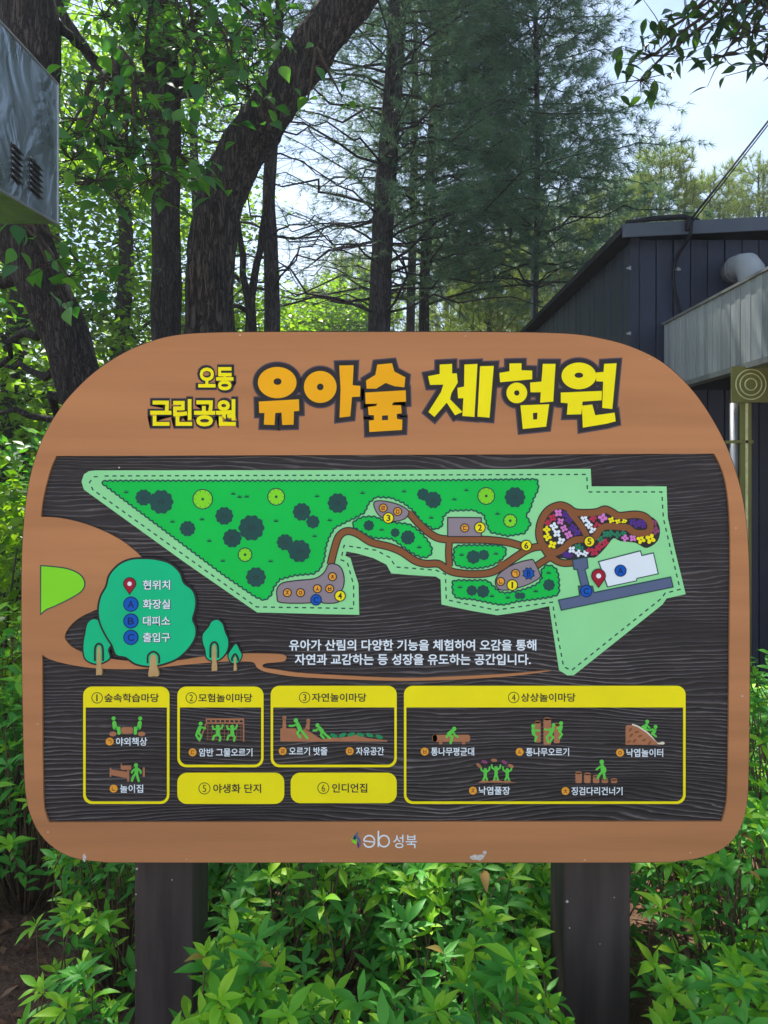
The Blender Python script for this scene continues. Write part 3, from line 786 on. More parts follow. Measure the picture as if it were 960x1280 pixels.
# flowers in the bed
fl = {'magenta': [(160,120,1),(175,180,.9),(200,230,.9),(232,275,1),(475,155,1.15),(632,298,.9),(688,298,.9)],
      'crimson': [(118,155,1),(85,190,.8),(405,160,.9),(435,210,.9),(415,395,1.1),(375,385,.7),(450,360,1),(490,330,1)],
      'white': [(128,215,1),(150,265,1),(180,320,1),(345,165,1),(375,205,.95),(405,245,.95),(255,380,.95),(303,405,.9),(350,408,.8)],
      'yellow': [(78,238,.9),(83,290,1),(118,345,1.05),(535,170,.8),(582,182,.75),(627,180,.7),(745,308,1.1),(812,303,1.25)],
      'violet': [(210,130,.9),(235,170,1),(262,225,1),(295,260,1),(685,185,.9),(715,200,1),(750,190,1),(765,210,.8),(215,415,.9),(245,420,.7),(190,400,.5)],
      'mauve': [(840,190,.8),(848,245,1)],
      'petal_green': [(300,360,.9),(322,372,.7),(460,310,.9),(495,270,.9),(530,265,.9),(577,275,.9),(620,262,.7)]}
for key, lst in fl.items():
    for n_, (x, y, k) in enumerate(lst):
        cx, cy = 670+x/5.65, 620+y/5.65
        a = Art(); rot = (x*7 + y*3) % 90
        for q in range(4):
            an = R(rot + 90*q); rr = 2.9*k
            a.slab([(cx + rr*math.cos(an) + 2.5*k*math.cos(t)*math.cos(an) - 2.0*k*math.sin(t)*math.sin(an),
                     cy + rr*math.sin(an) + 2.5*k*math.cos(t)*math.sin(an) + 2.0*k*math.sin(t)*math.cos(an)) for t in [2*math.pi*i/10 for i in range(10)]], T+0.0005, T+0.0009+0.00002*q)
        a.disc((cx, cy), 1.6*k, T+0.0005, T+0.00085, 8)
        a.build("flower_symbol", M[key], park)
        Art().disc((cx, cy), 0.8*k, T+0.0009, T+0.00115, 8).build("flower_eye", M["black"], park)

def badge(x, y, r, col, ch, tcol, parent, h, name="numbered_badge", outline='black', tk=0.55, bold=0.02):
    Art().disc((x, y), r, h, h+0.0009, 26).build(name, M[col], parent)
    Art().stroke(ell(x, y, r, n=26), 1.2, h, h+0.0011, True).build("badge_outline", M[outline], parent)
    if ch: text_part("lettering", ch, x-r*tk*(0.28 if ch == "1" else 0.7 if ch.isdigit() else 1), y-r*tk*1.1, x+r*tk*(0.28 if ch == "1" else 0.7 if ch.isdigit() else 1), y+r*tk*1.1, h+0.0012, M[tcol], parent, bold)
TB = T + 0.0016
for x, y, r, ch in [(425,745,6.6,'4'),(485.5,647.5,6.6,'3'),(600,659.5,6.6,'2'),(640.5,731.5,6.6,'1'),(658,682,6.6,'6'),(737,677,6.6,'5')]:
    badge(x, y, r, 'yellow', ch, 'black', park, TB)
for x, y, ch in [(359,741,'ㅈ'),(375.5,741,'ㅇ'),(396.6,736,'ㅅ'),(412,736,'ㅂ'),(415.5,721,'ㅊ'),(479,635,'ㄹ'),(497,639.5,'ㅁ'),(581,660,'ㄷ'),(644.6,717,'ㄱ'),(626,727,'ㄴ')]:
    badge(x, y, 5.0, 'orange', ch, 'black', park, TB, "lettered_badge", 'black', 0.45)
for x, y, r, ch in [(395,750,6.6,'C'),(733,739,7.2,'C'),(776,713.5,7.0,'A')]:
    badge(x, y, r, 'blue', ch, 'navy', park, TB, "place_badge", 'navy', 0.5)
st = [(661+(7.6 if i % 2 else 5.6)*math.cos(math.pi*i/8), 717+(7.6 if i % 2 else 5.6)*math.sin(math.pi*i/8)) for i in range(16)]
Art().slab([st], TB, TB+0.0009).build("shelter_badge", M['blue'], park)
Art().stroke(st, 1.1, TB, TB+0.0011, True).build("badge_outline", M['navy'], park)
text_part("lettering", 'B', 658.5, 713, 663.5, 721, TB+0.0012, M['navy'], park, 0.02)
def pin(x, y, r, tip, parent, h):
    pts = [(x, tip)] + [(x+r*math.cos(R(a)), y+r*math.sin(R(a))) for a in range(150, 391, 12)]
    Art().slab([pts], h, h+0.0012).build("location_pin", M['red'], parent)
    Art().stroke(pts, 1.0, h, h+0.0014, True).build("location_pin_outline", M['black'], parent)
    Art().disc((x, y), r*0.36, h, h+0.0016, 16).build("location_pin_dot", M['white'], parent)
pin(748.5, 720, 8.6, 734.5, park, TB)

# legend trees on the left ------------------------------------------
grass_tab = smooth_path([(51,707),(65,708),(85,711),(100,718),(106,728),(103,738),(90,747),(70,757),(58,762),(51,768)], 4) 
Art().slab([grass_tab], 0.0, 0.0008).build("lime_hill", M['lime'], board)
Art().stroke(grass_tab, 1.4, 0.0, 0.0010, True).build("lime_hill_outline", M['dark_green'], board)
big = smooth_path([(178,699),(195,700),(212,705),(224,716),(229,729),(240,738),(244,750),(243,762),(240,774),(244,785),(243,797),(235,810),(222,822),(205,829),(188,832),(170,829),(158,821),(146,818),(141,806),(134,795),(126,778),(124,762),(127,746),(134,733),(138,719),(150,706),(164,700)], 4, True)
small_l = smooth_path([(118,774),(126,778),(131,787),(139,793),(140,803),(135,812),(137,822),(128,828),(118,829),(108,824),(105,815),(105,803),(107,792),(110,779)], 4, True)
small_r = smooth_path([(272,775),(278,780),(281,790),(285,800),(284,812),(277,822),(268,826),(259,822),(257,812),(254,803),(254,793),(261,784),(265,777)], 4, True)
tiny = smooth_path([(295,805),(299,812),(302,819),(299,826),(294,829),(288,826),(286,818),(290,811)], 4, True)
H = 0.0
for lp, w in ((small_l, 4), (big, 5), (small_r, 3.6), (tiny, 3)):
    Art().stroke(lp, w, B0, H+0.0009+(0.0004 if lp is big else 0), True).build("tree_outline", M['black'], board)
    Art().slab([lp], B0, H+0.0012+(0.0004 if lp is big else 0)).build("tree_crown", M['teal'], board)
def trunk_sym(x, y0, y1, w, slit):
    lp = smooth_path([(x-w*0.35, y0+2), (x, y0), (x+w*0.35, y0+2), (x+w*0.5, (y0+y1)/2), (x+w*0.75, y1-1), (x, y1), (x-w*0.7, y1-0.5), (x-w*0.5, (y0+y1)/2)], 4, True)
    up = [(x-w*0.5-2.6, slit), (x-w*0.5-2.2, y0+1), (x, y0-3.6), (x+w*0.5+2.2, y0+1), (x+w*0.5+2.6, slit)]
    Art().stroke(smooth_path(up, 4), 2.4, B0, H+0.0019).build("tree_trunk_outline", M['black'], board)
    Art().slab([lp], B0, H+0.0021).build("tree_trunk", M['sand'], board)
trunk_sym(192, 818, 845, 9, 829); trunk_sym(124, 808, 843, 5, 826); trunk_sym(268, 806, 838, 4.6, 822); trunk_sym(294, 821, 838, 2.6, 826)
HB = H + 0.0016
pin(162.5, 729.5, 7.6, 742.5, board, HB)
for y, ch in ((755, 'A'), (776, 'B'), (796.5, 'C')): badge(164, y, 9.0, 'blue', ch, 'navy', board, HB, "place_badge", 'navy', 0.45)
for y, t in ((731, '현위치'), (755, '화장실'), (776, '대피소'), (796.5, '출입구')):
    text_part("lettering_shadow", t, 178.5, y-5.7, 214.0, y+6.8, HB+0.0003, M['dark_green'], board, 0.05)
    text_part("lettering", t, 179, y-6, 213, y+6, HB+0.0006, M['white'], board, 0.018)

# slogan -------------------------------------------------------------
text_part("slogan_line", "유아가 산림의 다양한 기능을 체험하여 오감을 통해", 361, 800, 671, 814, B0+0.0007, M['white'], board, 0.022)
text_part("slogan_line", "자연과 교감하는 등 성장을 유도하는 공간입니다.", 368, 818, 664, 832, B0+0.0007, M['white'], board, 0.022)

# legend boxes -------------------------------------------------------
def legend_box(x0, y0, x1, y1, yh, num, title, tx0, tx1):
    ring_o = rrect(x0, y0, x1, y1, 11); ring_i = rrect(x0+3, yh, x1-3, y1-3, 9, top=False)
    f = Art().slab([ring_o, ring_i], B0, B0+0.0016).build("legend_box", M['yellow'], board)
    yc = (y0+yh)/2 + 1
    Art().stroke(ell(tx0+6.5, yc, 6.6, n=24), 0.9, B0+0.0016, B0+0.0020, True).build("number_ring", M['black'], f)
    text_part("lettering", num, tx0+(5.5 if num == "1" else 4.2), yc-4.2, tx0+(7.2 if num == "1" else 8.8), yc+4.2, B0+0.0021, M['black'], f, 0.0)
    text_part("lettering", title, tx0+15.5, yc-5.4, tx1, yc+5.4, B0+0.0021, M['black'], f, 0.018)
    return f
b1 = legend_box(103, 859, 211, 1006, 885, '1', '숲속학습마당', 114, 198)
b2 = legend_box(221, 859, 329, 960, 885, '2', '모험놀이마당', 232, 315)
b3 = legend_box(338, 858, 496, 960, 885, '3', '자연놀이마당', 374, 458)
b4 = legend_box(505, 858, 858, 1006, 885, '4', '상상놀이마당', 636, 720)
for (x0, y0, x1, y1, num, title, tx0, tx1) in ((221, 967, 355, 1006, '5', '야생화 단지', 248, 326), (363, 967, 496, 1005, '6', '인디언집', 397, 459)):
    f = Art().slab([rrect(x0, y0, x1, y1, 12)], B0, B0+0.0016).build("name_plate", M['yellow'], board)
    yc = (y0+y1)/2
    Art().stroke(ell(tx0+7, yc, 7.0, n=24), 0.9, B0+0.0016, B0+0.0020, True).build("number_ring", M['black'], f)
    text_part("lettering", num, tx0+4.8, yc-4.5, tx0+9.2, yc+4.5, B0+0.0021, M['black'], f, 0.0)
    text_part("lettering", title, tx0+18, yc-5.8, tx1, yc+5.8, B0+0.0021, M['black'], f, 0.018)
def caption(box, bx, y, x0, x1, ch, t):
    Art().disc((bx, y), 4.9, B0, B0+0.0010, 20).build("lettered_badge", M['orange'], box)
    text_part("lettering", ch, bx-2.2, y-2.4, bx+2.2, y+2.4, B0+0.0012, M['path_brown'], box, 0.02)
    text_part("caption", t, x0, y-5.2, x1, y+5.2, B0+0.0008, M['white'], box, 0.016)
caption(b1, 136, 928, 144, 183, 'ㄱ', '야외책상'); caption(b1, 141, 987, 149, 178, 'ㄴ', '놀이집')
caption(b2, 240, 941.5, 248, 315, 'ㄷ', '암반 그물오르기')
caption(b3, 353, 940, 361, 409, 'ㄹ', '오르기 밧줄'); caption(b3, 437, 940, 445, 480, 'ㅁ', '자유공간')
caption(b4, 531, 940.5, 539, 593, 'ㅂ', '통나무평균대'); caption(b4, 650, 941, 658, 712, 'ㅅ', '통나무오르기'); caption(b4, 776, 942, 784, 830, 'ㅇ', '낙엽놀이터')
caption(b4, 591.5, 989.5, 599, 638, 'ㅈ', '낙엽풀장'); caption(b4, 707.5, 990, 715, 779, 'ㅊ', '징검다리건너기')

# pictograms: strokes and discs measured on the board
F0, F1, F2 = B0, B0+0.0008, B0+0.0011
def person(box, head, limbs, r=2.5):
    a = Art().disc(head, r, F0, F2, 14)
    for i, (w, pts) in enumerate(limbs): a.stroke(pts, w, F0, F2-0.00003*(i+1), caps=True)
    a.build("figure_symbol", M['fig_green'], box)
def brown(box, *items, mat='fig_brown', name="prop_symbol"):
    a = Art()
    for it in items:
        if it[0] == 'p': a.slab([it[1]], F0, F1)
        elif it[0] == 's': a.stroke(it[2], it[1], F0, F1-0.0001, caps=False)
        elif it[0] == 'd': a.disc(it[1], it[2], F0, F1, 14, it[3] if len(it) > 3 else None)
    a.build(name, M[mat], box)
def Rc(x0, y0, x1, y1): return ('p', [(x0,y0),(x1,y0),(x1,y1),(x0,y1)])
# 1: two people sitting at a log table
brown(b1, ('p', rrect(150.5, 910, 165, 918, 2)), ('d', (140, 918.5), 4.6, 3), ('d', (176, 918.5), 4.6, 3))
brown(b1, ('s', 0.7, [(152,912.5),(158,911),(164,912.5)]), ('s', 0.6, [(152,915),(164,915.4)]), mat='black', name="prop_marks")
person(b1, (141, 899), [(5, [(141.8,904.5),(142.5,910.5)]), (4, [(142.5,911),(147.5,911.5),(147.8,917.5)])])
person(b1, (174.3, 899), [(5, [(173.8,904.5),(173,910.5)]), (4, [(173,911),(168.3,911.5),(168.2,917.5)])])
# play house
brown(b1, ('p', [(136,961),(138,961),(138,963),(158,966),(158,964),(160.5,964),(160.5,978),(158,978),(158,974),(138,970),(138,972),(136,972)]), Rc(151,958,163,963.5), ('s', 1.2, [(150.5,955.5),(150.5,963)]), Rc(177.5,960.5,180,972))
brown(b1, ('s', 0.7, [(138,965.5),(158,969)]), ('s', 0.7, [(138,968),(158,971.6)]), ('s', 0.7, [(151,960.5),(163,960.7)]), mat='black', name="prop_marks")
person(b1, (169, 957.5), [(4.6, [(169.5,962),(169.5,967)]), (2.2, [(168.5,961.5),(164.5,965),(164,967)]), (2.2, [(170.5,961.5),(174.5,964.5),(175,967.5)]), (2.8, [(168.6,968),(165.5,972),(164,977)]), (2.8, [(170.2,968),(171,973),(172.5,977.5)])])
# 2: net climbing
brown(b2, Rc(256.5,899,304.5,901), Rc(256.5,904,304.5,905.6), *[Rc(256.5+i*5.8,901,258.2+i*5.8,904) for i in range(9)], Rc(303,905,304.8,928), ('s', 1.6, [(257.5,904),(248.5,928)]))
net = Art()
for i in range(9): net.stroke([(259+i*5.2,906),(259+i*5.2,926)], 0.35, F0, F0+0.0004)
for i in range(5): net.stroke([(257,909+i*4.2),(302,909+i*4.2)], 0.35, F0, F0+0.00045)
net.build("net_symbol", M['fig_brown'], b2)
person(b2, (250, 905.5), [(4.6, [(249,910.5),(247,916)]), (2.2, [(251,910),(256,911.5)]), (2.6, [(247,917),(251,921),(248.5,926)]), (2.4, [(246,915),(244.5,920),(247.5,925)])])
for cx in (271.5, 289.5):
    person(b2, (cx, 909.5), [(4.6, [(cx,914),(cx+0.5,919)]), (2.2, [(cx-1,913),(cx-5.5,912),(cx-6.5,908.5)]), (2.2, [(cx+1,913),(cx+5.2,911),(cx+6.2,907.5)]), (2.6, [(cx-1,919.5),(cx-4.5,921),(cx-6,925.5)]), (2.6, [(cx+1,919.5),(cx+3.5,922.5),(cx+2.5,927)])])
# 3: rope slope
brown(b3, ('p', [(350,911.5),(369,911.5),(374,919),(380,912),(392,919),(402,925.5),(412,923),(425,923.5),(445,919.5),(458,923.5),(484,926.5),(484,928),(350,928)]), ('p', [(353.3,899),(356.5,899),(357.5,911.5),(352.5,911.5)]), ('d', (355,898), 2.6, 2.4), ('p', [(383.5,903),(387,903),(386.5,914),(381,912)]), ('d', (385,901.5), 2.5, 2.3))
brown(b3, ('s', 0.7, [(371,918),(383,925),(396,927.5)]), mat='black', name="prop_marks")
person(b3, (369.5, 901.5), [(5, [(371.5,906),(374.5,912)]), (2.4, [(370,906.5),(366,908.3),(361.5,908.3)]), (3, [(374,913),(371.5,917.5),(375,922.5)]), (3, [(375,912.5),(380,918.5),(384,923.5)])], 2.8)
person(b3, (396.5, 907.5), [(4.6, [(399,911),(402.5,915)]), (2.3, [(398,911.5),(395,914),(391.5,914)]), (2.8, [(402,916),(401,920),(404.5,923.5)]), (2.8, [(403.5,916),(408,920.5),(412,923.5)])], 2.5)
for i, x in enumerate((417,428,439,450.5,462,474)):
    an = (0.35, -0.4, -0.3, 0.3, 0.35, 0.3)[i]; y = (920.5,920,919,919.5,920,922)[i]
    Art().slab([(x+5*math.cos(t)*math.cos(an)-2.4*math.sin(t)*math.sin(an), y+5*math.cos(t)*math.sin(an)+2.4*math.sin(t)*math.cos(an)) for t in [2*math.pi*k/12 for k in range(12)]], F0, F2+0.0002).build("leaf_symbol", M['fig_leaf'], b3)
# 4: log balance
brown(b4, ('p', rrect(541, 919.5, 588, 928.5, 3)), Rc(549,928,553,931.5), Rc(578,928,582,931.5), ('d', (543.5, 924), 3.4, 4.8))
brown(b4, ('s', 0.6, ell(543.5, 924, 1.8, 2.8)), ('s', 0.6, [(550,922),(560,922.4)]), ('s', 0.6, [(572,925.5),(584,925.3)]), mat='black', name="prop_marks")
person(b4, (568, 912), [(4.8, [(566,915),(561.5,918)]), (2.4, [(567,916),(569,920),(572.5,922)]), (3, [(560.5,919),(565.5,922),(563.5,930)]), (2.4, [(560,919),(558.5,922.5)])], 2.7)
# log climbing
for x0, y0, x1, y1 in ((669,903,676.5,929), (680,899,689.5,932), (693,906,700.5,930)):
    brown(b4, ('p', rrect(x0, y0, x1, y1, 1.5)), ('d', ((x0+x1)/2, y0+0.5), (x1-x0)/2, 1.8))
    brown(b4, ('s', 0.6, ell((x0+x1)/2, y0+0.5, (x1-x0)/4, 0.9)), ('s', 0.6, [(x0+2,y0+8),(x0+2.4,y1-6)]), mat='black', name="prop_marks")
person(b4, (667, 908.5), [(4.4, [(667,913),(667.5,918)]), (2.2, [(668,912.5),(672,914.5),(675,914)]), (2.6, [(667.5,919),(671,922),(669.5,927)])])
person(b4, (692.5, 907.5), [(4.6, [(691.5,912),(689,918)]), (2.2, [(691,912),(686,913.5),(681.5,912.5)]), (2.6, [(688.5,919),(692,922.5),(688.5,928)]), (2.6, [(688,918),(684,922.5),(686,929)])])
person(b4, (702, 905), [(4.4, [(702,909.5),(700.5,914.5)]), (2.2, [(701.5,910),(697,911.5)]), (2.6, [(700.5,915.5),(703,919),(700,923.5)])])
# leaf slide
brown(b4, ('p', [(783,909),(786,907),(793,908),(808,916),(822,929),(824,932),(783,932)]))
for i, (x, y) in enumerate(((789,913),(797,916),(790,920),(801,921),(794,927),(806,926),(813,929.5),(787,928))):
    an = -0.3 if i % 2 else -0.8
    Art().slab([(x+3.2*math.cos(t)*math.cos(an)-1.4*math.sin(t)*math.sin(an), y+3.2*math.cos(t)*math.sin(an)+1.4*math.sin(t)*math.cos(an)) for t in [2*math.pi*k/10 for k in range(10)]], F0, F2).build("dry_leaf_symbol", M['path_brown'], b4)
brown(b4, ('s', 2.0, smooth_path([(791,906.5),(800,910),(812,918.5),(821,929),(825,930.5),(831,930.5)], 4)), ('d', (829, 930), 3.0, 1.8), mat='cream', name="slide_symbol")
person(b4, (810, 903), [(4.2, [(809,907.5),(806.5,911)]), (2.1, [(810,908),(813,911)]), (2.4, [(806,912),(811,913.5)]), (2.0, [(807,908),(803.5,909.5)])], 2.4)
person(b4, (820.5, 909.5), [(4.2, [(819.5,914),(817,918)]), (2.1, [(820,914),(817,912.5),(813.5,914)]), (2.4, [(817.5,919),(821,921.5)])], 2.4)
# leaf pool
brown(b4, ('p', [(598,979.5),(604,976),(612,978),(620,975),(629,978),(636,976.5),(640,978.5),(646,979.5)]))
for i, (x, y) in enumerate(((599,958),(606,953.5),(618,951.5),(631,954),(639,958.5))):
    an = (0.7, 0.3, 0.1, 0.5, 0.4)[i]
    Art().slab([(x+4*math.cos(t)*math.cos(an)-2*math.sin(t)*math.sin(an), y+4*math.cos(t)*math.sin(an)+2*math.sin(t)*math.cos(an)) for t in [2*math.pi*k/10 for k in range(10)]], F0, F2).build("falling_leaf_symbol", M['mauve'] if i % 2 else M['fig_brown'], b4)
for cx, dy in ((607, 2.5), (620.5, 0), (634.5, 2.5)):
    person(b4, (cx, 961+dy), [(4.0, [(cx,965+dy),(cx,970+dy)]), (2.0, [(cx-1,964+dy),(cx-5,961+dy),(cx-5.5,957.5+dy)]), (2.0, [(cx+1,964+dy),(cx+5,961+dy),(cx+5.5,957.5+dy)]), (2.4, [(cx-0.8,970+dy),(cx-2.5,976)]), (2.4, [(cx+0.8,970+dy),(cx+2.5,976)])], 2.2)
# stepping stumps
for i, (x, y0) in enumerate(((724,967),(735,968.5),(746,971.5),(757,975),(768.5,975.5))):
    brown(b4, ('p', rrect(x-4, y0, x+4, 980, 1.8)), ('d', (x, y0), 4.0, 1.6))
    brown(b4, ('s', 0.6, ell(x, y0, 2.2, 0.8)), mat='black', name="prop_marks")
person(b4, (753, 953.5), [(5, [(753.5,958.5),(754.5,964.5)]), (2.3, [(752.5,958.5),(749,961),(746.5,963)]), (2.3, [(754.5,958.5),(757.5,962),(757.5,965.5)]), (3, [(753.5,966),(750,969.5),(748,973.5)]), (3, [(755.5,966),(756,970.5),(757,974.5)])], 2.8)

# title: letter shapes measured on the board -------------------------
def title(parts, k, ox, oy, mat, w=10.5):
    loops = [[(ox+x/k, oy+y/k) for x, y in lp] for lp in parts]
    a = Art(); hl = Art()
    for i, lp in enumerate(loops):
        hl.stroke(lp, w+3.2, 0.0, 0.0006+0.00001*i, True)
        if area(lp) > 0 or True:
            a.stroke(lp, w, 0.0, 0.0012+0.00001*i, True)
            if len(lp) < 28:
                for c_ in lp: a.disc(c_, w/2, 0.0, 0.00118, 14); hl.disc(c_, (w+3.2)/2, 0.0, 0.00058, 14)
    for i, lp in enumerate(loops):
        if i not in (): a.slab([lp], 0.0, 0.00105)
    hl.build("letter_halo", M['halo'], board)
    a.build("letter_outline", M['black'], board)
    return loops
def letter(solids, holes, k, ox, oy, mat):
    title(solids, k, ox, oy, mat)
    f = Art()
    for i, s_ in enumerate(solids):
        sol = [(ox+x/k, oy+y/k) for x, y in s_]
        hs = [[(ox+x/k, oy+y/k) for x, y in hl] for j, hl in holes if j == i]
        f.slab([sol] + hs, 0.0012, 0.0024+0.00002*i)
    f.build("title_letter", M[mat], board)
E_ = lambda cx, cy, rx, ry=None: ell(cx, cy, rx, ry, 30)
A1 = (2.4, 160, 420)
letter([E_(448,140,58,47), [(393,197),(513,190),(514,225),(498,226),(497,266),(463,267),(461,230),(442,231),(440,267),(408,266),(410,231),(394,231)]],
       [(0, E_(449,137,12,10))], *A1, 'amber')
letter([E_(577,153,49,48), [(634,89),(677,88),(674,148),(697,150),(696,182),(672,183),(667,241),(635,245),(638,160)]], [(0, E_(577,153,10,10))], *A1, 'amber')
letter([[(748,86),(792,82),(799,107),(832,124),(829,154),(800,151),(773,141),(745,158),(716,158),(714,134),(742,117)],
        [(712,170),(833,163),(834,197),(797,199),(791,208),(819,208),(821,232),(806,234),(807,249),(823,251),(822,282),(724,288),(723,254),(738,252),(738,238),(722,237),(720,213),(744,210),(748,203),(713,204)]],
       [(1, [(762,239),(780,238),(780,252),(762,253)])], *A1, 'amber')
A2 = (2.4, 500, 420)
letter([[(119,86),(156,84),(156,113),(170,112),(173,140),(154,172),(150,190),(187,228),(165,238),(140,200),(103,243),(85,228),(123,168),(130,146),(90,147),(84,121),(119,114)],
        [(193,86),(232,84),(223,243),(187,240),(190,187),(174,187),(172,156),(192,152)], [(240,91),(281,90),(268,245),(232,242)]], [], *A2, 'yellow')
letter([[(328,83),(364,82),(364,103),(396,104),(396,130),(300,139),(298,111),(328,106)], E_(350,171,31,31),
        [(428,84),(466,84),(459,197),(420,200),(422,169),(391,169),(390,140),(424,137)], [(361,208),(447,205),(438,272),(368,279)]],
       [(1, E_(350,171,8,8)), (3, [(398,231),(412,230),(411,250),(399,251)])], *A2, 'yellow')
letter([E_(536,120,52,40), [(482,170),(605,165),(604,193),(547,197),(543,235),(500,236),(503,202),(482,200)],
        [(612,84),(649,82),(636,219),(606,216),(609,137),(588,136),(588,110),(610,108)], [(545,209),(576,206),(585,238),(643,230),(646,256),(620,263),(548,275)]],
       [(0, E_(536,118,13,8))], *A2, 'yellow')
for t, x0, y0, x1, y1, n in (("오동", 248, 459, 292, 488, 2), ("근린공원", 188, 499, 295, 533, 4)):
    for lvl, (m_, e, b_, h_) in enumerate((('halo', 3.6, 0.10, 0.0006), ('black', 2.7, 0.082, 0.0012), ('yellow', 0, 0.036, 0.0018))):
        text_part(("letter_halo", "letter_outline", "title_lettering")[lvl], t, x0-e, y0-e, x1+e, y1+e, h_, M[m_], board, b_)

# district emblem on the lower rail ---------------------------------
em = Art()
def arc(cx, cy, r, a0, a1, n=16, ry=None): return [(cx+r*math.cos(R(a0+(a1-a0)*i/n)), cy+(ry or r)*math.sin(R(a0+(a1-a0)*i/n))) for i in range(n+1)]
em.stroke(arc(461.5, 1051.5, 6.8, 185, 355, 16, 7.2), 1.7, 0.0, 0.0008)
em.stroke([(454.8,1051),(469,1052.6)], 1.5, 0.0, 0.0009)
em.stroke(arc(461.5, 1051.8, 6.8, 8, 165, 16, 7.0), 1.7, 0.0, 0.00085)
em.stroke([(473,1038.5),(473,1058.5)], 1.9, 0.0, 0.0008)
em.stroke(arc(480, 1051.3, 6.6, 0, 360, 22, 7.0), 1.7, 0.0, 0.00085)
em.build("emblem_letters", M['white'], board)
text_part("emblem_lettering", "성북", 491.5, 1043, 521, 1060, 0.0008, M['white'], board, 0.004)
for m_, pts in (('slate', [(448,1039),(443,1044),(441.5,1049),(446,1048),(449,1053),(450.5,1058),(451,1050),(447,1044)]), ('violet', [(449.5,1057),(448,1061),(446,1055),(447,1051)]),
                ('lime', [(438.5,1048),(441,1053),(447,1056),(445,1050),(441,1050)]), ('teal', [(441,1045),(443,1050),(446,1051),(444,1045)])):
    Art().slab([pts], 0.0, 0.0007).build("emblem_leaf", M[m_], board)
# places where the paint has chipped off
def chipspot(cx, cy, rx, ry, sd):
    rr = random.Random(sd)
    Art().slab([[(cx+rx*math.cos(t)*rr.uniform(.55, 1.1), cy+ry*math.sin(t)*rr.uniform(.55, 1.1)) for t in [2*math.pi*i/16 for i in range(16)]]], 0.0, 0.0003).build("paint_chip", M['chip'], board)
chipspot(597, 1071.5, 11, 4.5, 3); chipspot(606, 1066, 3, 3, 4); chipspot(105.5, 1072, 2.6, 5.5, 6); chipspot(149, 584.5, 1.6, 1.2, 8)
for i_, (cx_, cy_) in enumerate(((233,1074.5),(402,1076),(731,1075),(863,1066),(47,905),(928,870),(920,660),(300,419),(582,420),(60,1040),(812,449))): chipspot(cx_, cy_, 0.9+0.3*(i_ % 3), 0.6+0.4*(i_ % 2), 20+i_)
for px_, py_, r_ in ((709,1127,1.8),(712,1160,1.0),(170,1118,1.0),(171,1086,1.6),(215,1100,0.8),(230,1250,1.1),(170,1213,1.2),(768,1122,0.8),(750,1180,0.7)):
    q_ = P(px_, py_, 1.86-0.0008)
    Geo().tube([(q_.x, q_.y-BD, q_.z), (q_.x, q_.y-BD+0.0006, q_.z)], [r_*0.0019, r_*0.0019], 7).build("paint_chip", M['chip'], board)

set_lettering()
# ------------------------------------------------------------------ trees
def rand_unit(n):
    v = rng.normal(size=(n, 3)); return v/np.linalg.norm(v, axis=1, keepdims=True)
def leaves_np(C, L, W, up=0.6, droop=0.0, jitter=0.4):
    """folded two-faced leaves at centres C (n,3); L, W length and width"""
    n = len(C)
    a = rng.uniform(0, 2*np.pi, n)
    d = np.stack([np.cos(a), np.sin(a), rng.normal(-droop, jitter, n)], 1); d /= np.linalg.norm(d, axis=1, keepdims=True)
    nrm = rand_unit(n) * (1-up) + np.array([0, 0, up]); s = np.cross(d, nrm); s /= np.linalg.norm(s, axis=1, keepdims=True)+1e-9
    nn = np.cross(s, d)
    k = rng.uniform(0.65, 1.25, (n, 1)); L_ = L*k; W_ = W*k
    base = C - d*L_/2; tip = C + d*L_/2
    m1 = C - d*L_*0.06 + s*W_/2 + nn*W_*0.18; m2 = C - d*L_*0.06 - s*W_/2 + nn*W_*0.18
    V = np.stack([base, m1, tip, m2], 1).reshape(-1, 3)
    i = np.arange(n)*4
    F = np.concatenate([np.stack([i, i+2, i+1], 1), np.stack([i, i+3, i+2], 1)])
    F = np.stack([np.stack([i, i+2, i+1], 1), np.stack([i, i+3, i+2], 1)], 1).reshape(-1, 3)
    return V, F
def blob_points(blobs, density, clump=0.22, per=14):
    """leaf positions grouped into twigs inside ellipsoids (x, y, z, rx, ry, rz)"""
    out = []
    for (x, y, z, rx, ry, rz) in blobs:
        n = max(1, int(density*(rx*ry*rz)**(2/3)))
        u = rand_unit(n); r = rng.uniform(0.25, 1.0, (n, 1))**0.55
        c = np.array([x, y, z]) + u*r*np.array([rx, ry, rz])
        p = c[:, None, :] + rng.normal(size=(n, per, 3))*clump*np.array([1, 1, 0.55])
        out.append(p.reshape(-1, 3))
    return np.concatenate(out)
def limb(g, a, b, r0, r1, wob=0.12, n=6, seg=7, sag=0.0):
    a, b = Vector(a), Vector(b); L = (b-a).length
    pts = []
    for i in range(seg+1):
        t = i/seg
        p = a.lerp(b, t) + Vector((random.uniform(-1, 1), random.uniform(-1, 1), random.uniform(-1, 1)))*wob*L*0.25*math.sin(math.pi*t)
        p.z += sag*math.sin(math.pi*t)*L
        pts.append(p)
    g.tube(pts, [r0+(r1-r0)*i/seg for i in range(seg+1)], n)
    return pts
